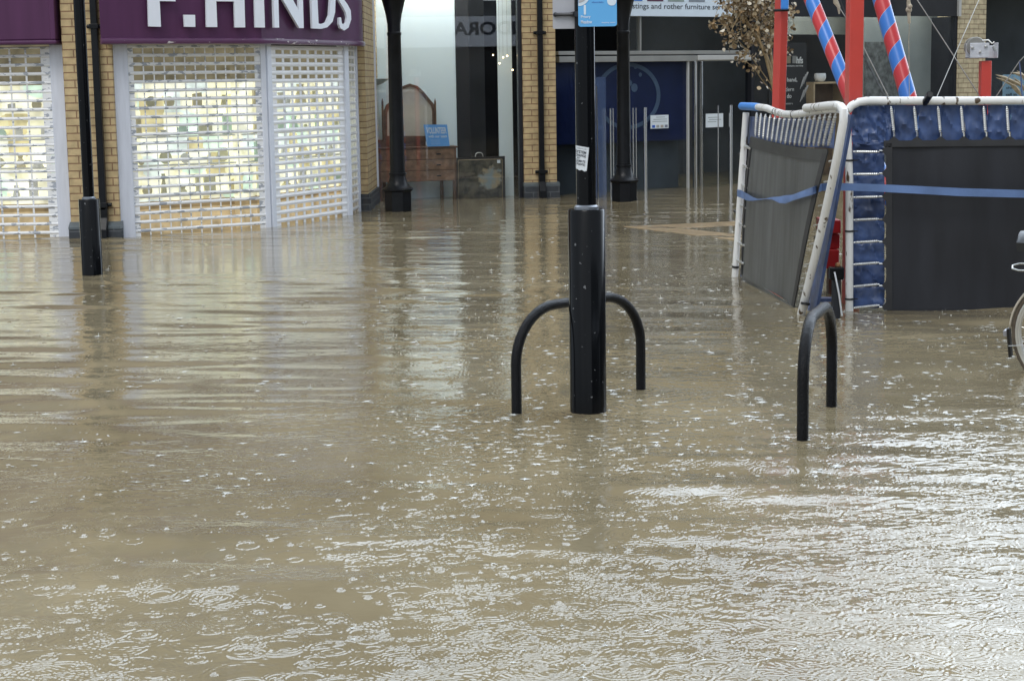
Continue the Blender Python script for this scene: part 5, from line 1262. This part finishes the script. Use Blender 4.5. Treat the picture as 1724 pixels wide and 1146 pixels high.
for wx in (0, 1.05):
    b = MB(BM); b.tube(circ(wx, 0, .330), .013, 10, cap=False); wh = b.build('wheel', M_TYRE, bk, smooth=True)
    b = MB(BM)
    for y_, r_ in ((-.009, .312), (.009, .312), (-.006, .300), (.006, .300)): b.tube(circ(wx, 0, r_, y=y_), .008, 8, cap=False)
    b.build('rim', M_RIM, wh, smooth=True)
    b = MB(BM)
    for k in range(32):
        a = 2 * math.pi * k / 32; a2 = a + (.5 if k % 2 else -.5); s_ = .03 if k % 4 < 2 else -.03
        b.tube([(wx + .02 * math.cos(a2), s_, .02 * math.sin(a2)), (wx + .30 * math.cos(a), 0, .30 * math.sin(a))], .0011, 4)
    b.tube([(wx, -.05, 0), (wx, .05, 0)], .018, 10); b.build('spokes', M_CHROME, wh)
b = MB(BM)
n_ = 30; V = []; pr = [(-.018, -.010), (-.013, .0), (0, .003), (.013, .0), (.018, -.010)]
for k in range(n_ + 1):
    a = math.radians(20 + 152 * k / n_)
    for y_, dr in pr: V.append(((.355 + dr) * math.cos(a), y_, (.355 + dr) * math.sin(a)))
Fs = [(i * 5 + j, i * 5 + j + 1, i * 5 + j + 6, i * 5 + j + 5) for i in range(n_) for j in range(4)]
b.add(V, Fs); o = b.build('mudguard', M_GUARD, bk, smooth=True, recalc=False); md = o.modifiers.new('s', 'SOLIDIFY'); md.thickness = .002
b = MB(BM)
for s_ in (-1, 1): b.tube([(-.355, s_ * .022, -.05), (-.18, s_ * .05, -.02), (0, s_ * .06, 0)], .0025, 6)
b.build('mudguard_stay', M_CHROME, bk)
b = MB(BM); b.box(-.366, -.352, -.016, .016, -.12, .045); b.build('mud_flap', M_TIE, bk, bevel=.003)
b = MB(BM); b.box(-.385, -.364, -.022, .022, .0, .035); b.build('rear_reflector', mat('reflector_housing', (.25, .25, .27), .2), bk, bevel=.006)
b = MB(BM); zr_ = .395
rack = [(.06, -.055, zr_), (-.25, -.06, zr_), (-.29, -.045, zr_ + .003), (-.31, 0, zr_ + .005), (-.29, .045, zr_ + .003), (-.25, .06, zr_), (.06, .055, zr_)]
b.tube(rack, .005, 8); b.tube([(.06, -.055, zr_), (.06, .055, zr_)], .004, 6); b.tube([(.05, -.02, zr_ + .004), (-.20, -.02, zr_ + .006), (-.23, 0, zr_ + .012), (-.20, .02, zr_ + .006), (.05, .02, zr_ + .004)], .004, 6); b.tube([(-.12, -.058, zr_), (-.12, .058, zr_)], .004, 6)
for s_ in (-1, 1): b.tube([(-.12, s_ * .058, zr_), (0, s_ * .062, 0)], .005, 6); b.tube([(.0, s_ * .057, zr_), (0, s_ * .062, 0)], .004, 6)
b.build('rear_rack', M_STEEL, bk, smooth=True)
b = MB(BM)
st_top = (.21, 0, .47); bb0 = (.42, 0, -.03); hd0 = (.92, 0, .42); hd1 = (.90, 0, .52)
b.tube([bb0, st_top], .015, 10); b.tube([bb0, hd0], .017, 10); b.tube([(.23, 0, .42), hd1], .015, 10); b.tube([hd0, (.88, 0, .56)], .019, 10)
for s_ in (-1, 1):
    b.tube([(0, s_ * .06, 0), (.38, s_ * .03, -.03)], .009, 8); b.tube([(0, s_ * .06, 0), (.23, s_ * .025, .42)], .008, 8); b.tube([(1.05, s_ * .055, 0), (.95, s_ * .045, .34), (.925, 0, .40)], .010, 8)
b.build('frame', M_BIKE, bk, smooth=True)
b = MB(BM); b.tube([st_top, (.06, 0, .56)], .012, 10); sp2 = b.build('seat_post', M_CHROME, bk, smooth=True)
def sad(a, v):   # a 0..1 back->front, v 0..1 across
    L_ = -.25 + .34 * a; hw = (.088 * (1 - a) ** .55 + .018) * (1 if a > .06 else .45 + a * 9); y_ = (v * 2 - 1) * hw
    return Vector((L_, y_, .585 + .012 * (1 - a) ** 2 - .030 * (v * 2 - 1) ** 2 - .004))
b = MB(); b.grid(lambda a, v: BM @ sad(a, v), 16, 8, .045, upv); b.build('saddle', M_SADDLE, bk, smooth=True, recalc=False)
b = MB(BM); b.tube([(.87, 0, .58), (.85, 0, .63), (.84, -.10, .64), (.80, -.20, .62), (.70, -.22, .60)], .011, 8); b.tube([(.85, 0, .63), (.84, .10, .64), (.80, .20, .62), (.70, .22, .60)], .011, 8); b.build('handlebar', M_CHROME, bk, smooth=True)
b = MB(BM); b.tube(circ(.42, -.03, .09, y=.045), .006, 6, cap=False); b.tube([(.42, .05, -.03), (.42, .06, -.19)], .009, 6); b.box(.38, .46, .06, .15, -.20, -.18); b.tube([(.42, -.05, -.03), (.42, -.06, .13)], .009, 6); b.box(.38, .46, -.15, -.06, .12, .14); b.build('crankset', M_CHROME, bk)
b = MB(BM); b.tube([(.0, .045, .035), (.42, .045, .06)], .004, 6); b.tube([(.0, .045, -.035), (.42, .045, -.12)], .004, 6); b.tube([(.10, .03, .40), (.02, .035, .30), (-.16, .04, .22), (.0, .05, .02)], .004, 6); b.build('cable', M_TIE, bk)

# ================================================================== WATER
NR, NC = 2300, 1400
Y0, Y1 = 4.0, 33.0
yr = Y0 * (Y1 / Y0) ** (np.arange(NR) / (NR - 1))
s = np.linspace(-1, 1, NC)
hwid = .33 * yr + .9
X = s[None, :] * hwid[:, None]; Yg = np.repeat(yr[:, None], NC, 1)
H = np.zeros((NR, NC))
# slow swell with long near-horizontal crests
def field(seed, sc):
    r = np.random.default_rng(seed); f = np.zeros_like(X)
    for _ in range(7):
        a = r.uniform(0, 2 * math.pi); k = r.uniform(.5, 1.6) * sc; f += np.sin(k * (math.cos(a) * X + math.sin(a) * Yg) + r.uniform(0, 6.3))
    return f / 3.2
amp1 = np.clip(.55 + .45 * field(1, 1.6), .12, 1.4); amp2 = np.clip(.40 + .75 * field(2, 3.2), .04, 1.5)
leftm = 1 / (1 + np.exp((X + .1 * Yg) / .9))           # calmer, longer waves on the left
for k in range(26):
    lam = rng.uniform(.16, .75); th = math.radians(90 + rng.normal(-9, 13)); kk = 2 * math.pi / lam
    A_ = .025 * kk ** -1 * rng.uniform(.5, 1.2) * (lam / .5) ** .2
    ph = kk * (math.cos(th) * X + math.sin(th) * Yg) + rng.uniform(0, 6.3) + .8 * np.sin(.7 * X + .5 * Yg + k)
    H += A_ * np.sin(ph) * amp1 * (.7 + .5 * leftm)
for k in range(34):
    lam = .026 * (.16 / .026) ** rng.uniform(); th = rng.uniform(0, math.pi) * .5 + math.pi / 4; kk = 2 * math.pi / lam
    A_ = .019 / kk * rng.uniform(.5, 1.2)
    H += A_ * np.sin(kk * (math.cos(th) * X + math.sin(th) * Yg) + rng.uniform(0, 6.3) + 1.5 * np.sin(1.3 * X - .9 * Yg + k)) * amp2 * (1.1 - .75 * leftm) * np.clip(9.5 / Yg, .2, 1.15)
for k in range(36):   # fine crinkle, broken up so no crest runs far
    lam = .020 * (.075 / .020) ** rng.uniform(); th = math.radians(90 + rng.normal(0, 32)); kk = 2 * math.pi / lam
    A_ = .0135 / kk * rng.uniform(.5, 1.3)
    H += A_ * np.sin(kk * (math.cos(th) * X + math.sin(th) * Yg) + rng.uniform(0, 6.3) + 2.2 * np.sin(5.3 * X + 4.1 * Yg + 2 * k) + 1.7 * np.sin(7.1 * Yg - 3.7 * X + k)) * np.clip(amp2 * 1.1 + .15, 0, 1.3) * (1.0 - .6 * leftm) * np.clip(9.0 / Yg - .2, .1, 1.1)
# ripples thrown off the things standing in the water
for cx_, cy_, rad in ((PX, PY, .09), (STANDS[0].x, STANDS[0].y, .03), (STANDS[1].x, STANDS[1].y, .03), (STANDS[2].x, STANDS[2].y, .03), (STANDS[3].x, STANDS[3].y, .03), (hub.x, hub.y, .2), (BL.x, BL.y, .03), (BR.x, BR.y, .03)):
    rr_ = np.sqrt((X - cx_) ** 2 + (Yg - cy_) ** 2); w_ = np.exp(-np.clip(rr_ - rad, 0, 9) / .16)
    H += .0011 * w_ * np.cos(2 * math.pi * (rr_ - rad) / (.045 + .03 * rr_))
# rain rings
ND = 7000
dy_ = 4.05 * (15.5 / 4.05) ** rng.uniform(0, 1, ND)
dx_ = rng.uniform(-1, 1, ND) * (.31 * dy_ + .3)
lnq = (NR - 1) / math.log(Y1 / Y0)
for i in range(ND):
    cx_, cy_ = dx_[i], dy_[i]
    if cx_ < -.08 * cy_ and rng.uniform() < .45: continue
    R = .006 + .11 * rng.uniform() ** 1.5
    lam = rng.uniform(.010, .020) * (1 + 2.5 * R); wd = .006 + .15 * R
    A_ = .0036 * (.020 / (R + .020)) * rng.uniform(.5, 1.5)
    ext = R + 2.6 * wd
    r0 = max(0, int(math.log(max(cy_ - ext, Y0) / Y0) * lnq)); r1_ = min(NR, int(math.log((cy_ + ext) / Y0) * lnq) + 2)
    hw_ = .33 * cy_ + .9; c0i = max(0, int(((cx_ - ext) / hw_ + 1) / 2 * (NC - 1)) - 4); c1i = min(NC, int(((cx_ + ext) / hw_ + 1) / 2 * (NC - 1)) + 5)
    if r1_ <= r0 or c1i <= c0i: continue
    xx = X[r0:r1_, c0i:c1i] - cx_; yy = Yg[r0:r1_, c0i:c1i] - cy_
    rr_ = np.sqrt(xx * xx + yy * yy); q_ = (rr_ - R)
    H[r0:r1_, c0i:c1i] += A_ * np.exp(-(q_ / wd) ** 2) * np.cos(2 * math.pi * q_ / lam)
# fade to level at the borders of the fine sheet
ed = np.clip((1 - np.abs(s)) / .03, 0, 1)[None, :] * np.clip((yr - Y0) / .08, 0, 1)[:, None] * np.clip((Y1 - yr) / 1.5, 0, 1)[:, None]
H *= ed
nv_ = NR * NC
co = np.empty((nv_ + 8, 3), np.float32); co[:nv_, 0] = X.ravel(); co[:nv_, 1] = Yg.ravel(); co[:nv_, 2] = H.ravel()
a0, a1 = hwid[0], hwid[-1]
co[nv_:] = [(-a0, Y0, 0), (a0, Y0, 0), (a1, Y1, 0), (-a1, Y1, 0), (-60, -40, 0), (60, -40, 0), (60, 90, 0), (-60, 90, 0)]
ii = (np.arange(NR - 1)[:, None] * NC + np.arange(NC - 1)[None, :]).ravel()
q = np.stack([ii, ii + 1, ii + NC + 1, ii + NC], 1)
ex = np.array([[4, 5, 1, 0], [5, 6, 2, 1], [6, 7, 3, 2], [7, 4, 0, 3]]) + nv_
q = np.vstack([q, ex]).astype(np.int32); nf = len(q)
me = bpy.data.meshes.new('water'); me.vertices.add(len(co)); me.vertices.foreach_set('co', co.ravel())
me.loops.add(nf * 4); me.loops.foreach_set('vertex_index', q.ravel())
me.polygons.add(nf); me.polygons.foreach_set('loop_start', np.arange(nf, dtype=np.int32) * 4)
me.polygons.foreach_set('use_smooth', np.ones(nf, bool)); me.update(calc_edges=True)
wm = bpy.data.materials.new('muddy_flood_water'); wm.use_nodes = True; t = wm.node_tree; bs = t.nodes['Principled BSDF']
bs.inputs['Roughness'].default_value = .035; bs.inputs['IOR'].default_value = 1.40
tc_ = t.nodes.new('ShaderNodeTexCoord'); n1 = t.nodes.new('ShaderNodeTexNoise'); n1.inputs['Scale'].default_value = 1.1; n1.inputs['Detail'].default_value = 5
mp = t.nodes.new('ShaderNodeMapping'); mp.inputs['Scale'].default_value = (1, .6, 1); t.links.new(tc_.outputs['Object'], mp.inputs[0]); t.links.new(mp.outputs[0], n1.inputs['Vector'])
cr = t.nodes.new('ShaderNodeValToRGB'); e = cr.color_ramp.elements; e[0].position = .32; e[0].color = (.160, .129, .076, 1); e[1].position = .68; e[1].color = (.245, .203, .126, 1)
t.links.new(n1.outputs['Fac'], cr.inputs[0]); t.links.new(cr.outputs[0], bs.inputs['Base Color'])
n2 = t.nodes.new('ShaderNodeTexNoise'); n2.inputs['Scale'].default_value = 48; n2.inputs['Detail'].default_value = 3; mp2 = t.nodes.new('ShaderNodeMapping'); mp2.inputs['Scale'].default_value = (.7, 1, 1)
t.links.new(tc_.outputs['Object'], mp2.inputs[0]); t.links.new(mp2.outputs[0], n2.inputs['Vector'])
bp = t.nodes.new('ShaderNodeBump'); bp.inputs['Strength'].default_value = .25; bp.inputs['Distance'].default_value = .003; t.links.new(n2.outputs['Fac'], bp.inputs['Height']); t.links.new(bp.outputs[0], bs.inputs['Normal'])
me.materials.append(wm)
wo = bpy.data.objects.new('water', me); COL.objects.link(wo); tag(wo, kind='structure')

# rain splashes: small craters, jets and beads standing on the surface
b = MB(); V = []; Fs = []
def splash(x, y, sc, kind):
    bI = len(V)
    if kind == 0:      # low ragged crown with thin arms thrown outwards
        n = random.choice((8, 10, 12)); r = .0085 * sc; a0 = random.uniform(0, 6.3); V.append((x, y, .0030 * sc))
        for k in range(n):
            a = a0 + 2 * math.pi * k / n; j = random.uniform(1.3, 3.0) if k % 2 else random.uniform(.45, .8)
            V.append((x + r * j * math.cos(a), y + r * j * math.sin(a), .0010 + .0012 * sc * random.random()))
        for k in range(n): Fs.append((bI, bI + 1 + k, bI + 1 + (k + 1) % n))
    else:              # jet or bead
        n = 6; hgt = .016 * sc * random.uniform(.5, 1.4); lx = random.uniform(-.2, .2) * hgt
        prof = ((.0055, 0), (.0022, .35), (.0016, .7), (.0026, .9), (.0005, 1.0)) if kind == 1 else ((.001, .0), (.0042, .25), (.0052, .5), (.0038, .8), (.0006, 1.0))
        if kind == 2: hgt = .010 * sc
        for rr2, hz in prof:
            for k in range(n):
                a = 2 * math.pi * k / n; V.append((x + lx * hz + rr2 * sc * math.cos(a), y + rr2 * sc * math.sin(a), hz * hgt))
        for i in range(len(prof) - 1):
            for k in range(n):
                k2 = (k + 1) % n; Fs.append((bI + i * n + k, bI + i * n + k2, bI + (i + 1) * n + k2, bI + (i + 1) * n + k))
def scatter(x, y, sc):
    splash(x, y, sc, 0)
    if random.random() < .22: splash(x, y, sc * random.uniform(.5, .9), 1)
    if random.random() < .03: splash(x + .02, y, sc * .9, 2)
for _ in range(2300):      # squalls: drops land in loose clusters
    y = 4.6 * (15 / 4.6) ** (random.random() ** .75); x = random.uniform(-1, 1) * (.31 * y + .2)
    if x < -.07 * y and random.random() < .72: continue
    for _k in range(random.choice((1, 1, 2, 3, 5))):
        sc = .35 * (1.5 / .35) ** (random.random() ** 1.5) * (1.1 if y > 6.8 else .5)
        scatter(x + random.gauss(0, .09), y + random.gauss(0, .12), sc)
for _ in range(500):
    y = random.uniform(11, 22); x = random.uniform(-1, 1) * (.31 * y + .2)
    if x < -.1 * y and random.random() < .7: continue
    scatter(x, y, random.uniform(.7, 1.5))
b.add(V, Fs)
sm = mat('aerated_water', (.56, .56, .52), .15, var=.1)
tag(b.build('rain_splashes', sm, smooth=True, recalc=False), 'tiny white rain splashes scattered over the flood water', 'splashes', kind='stuff')
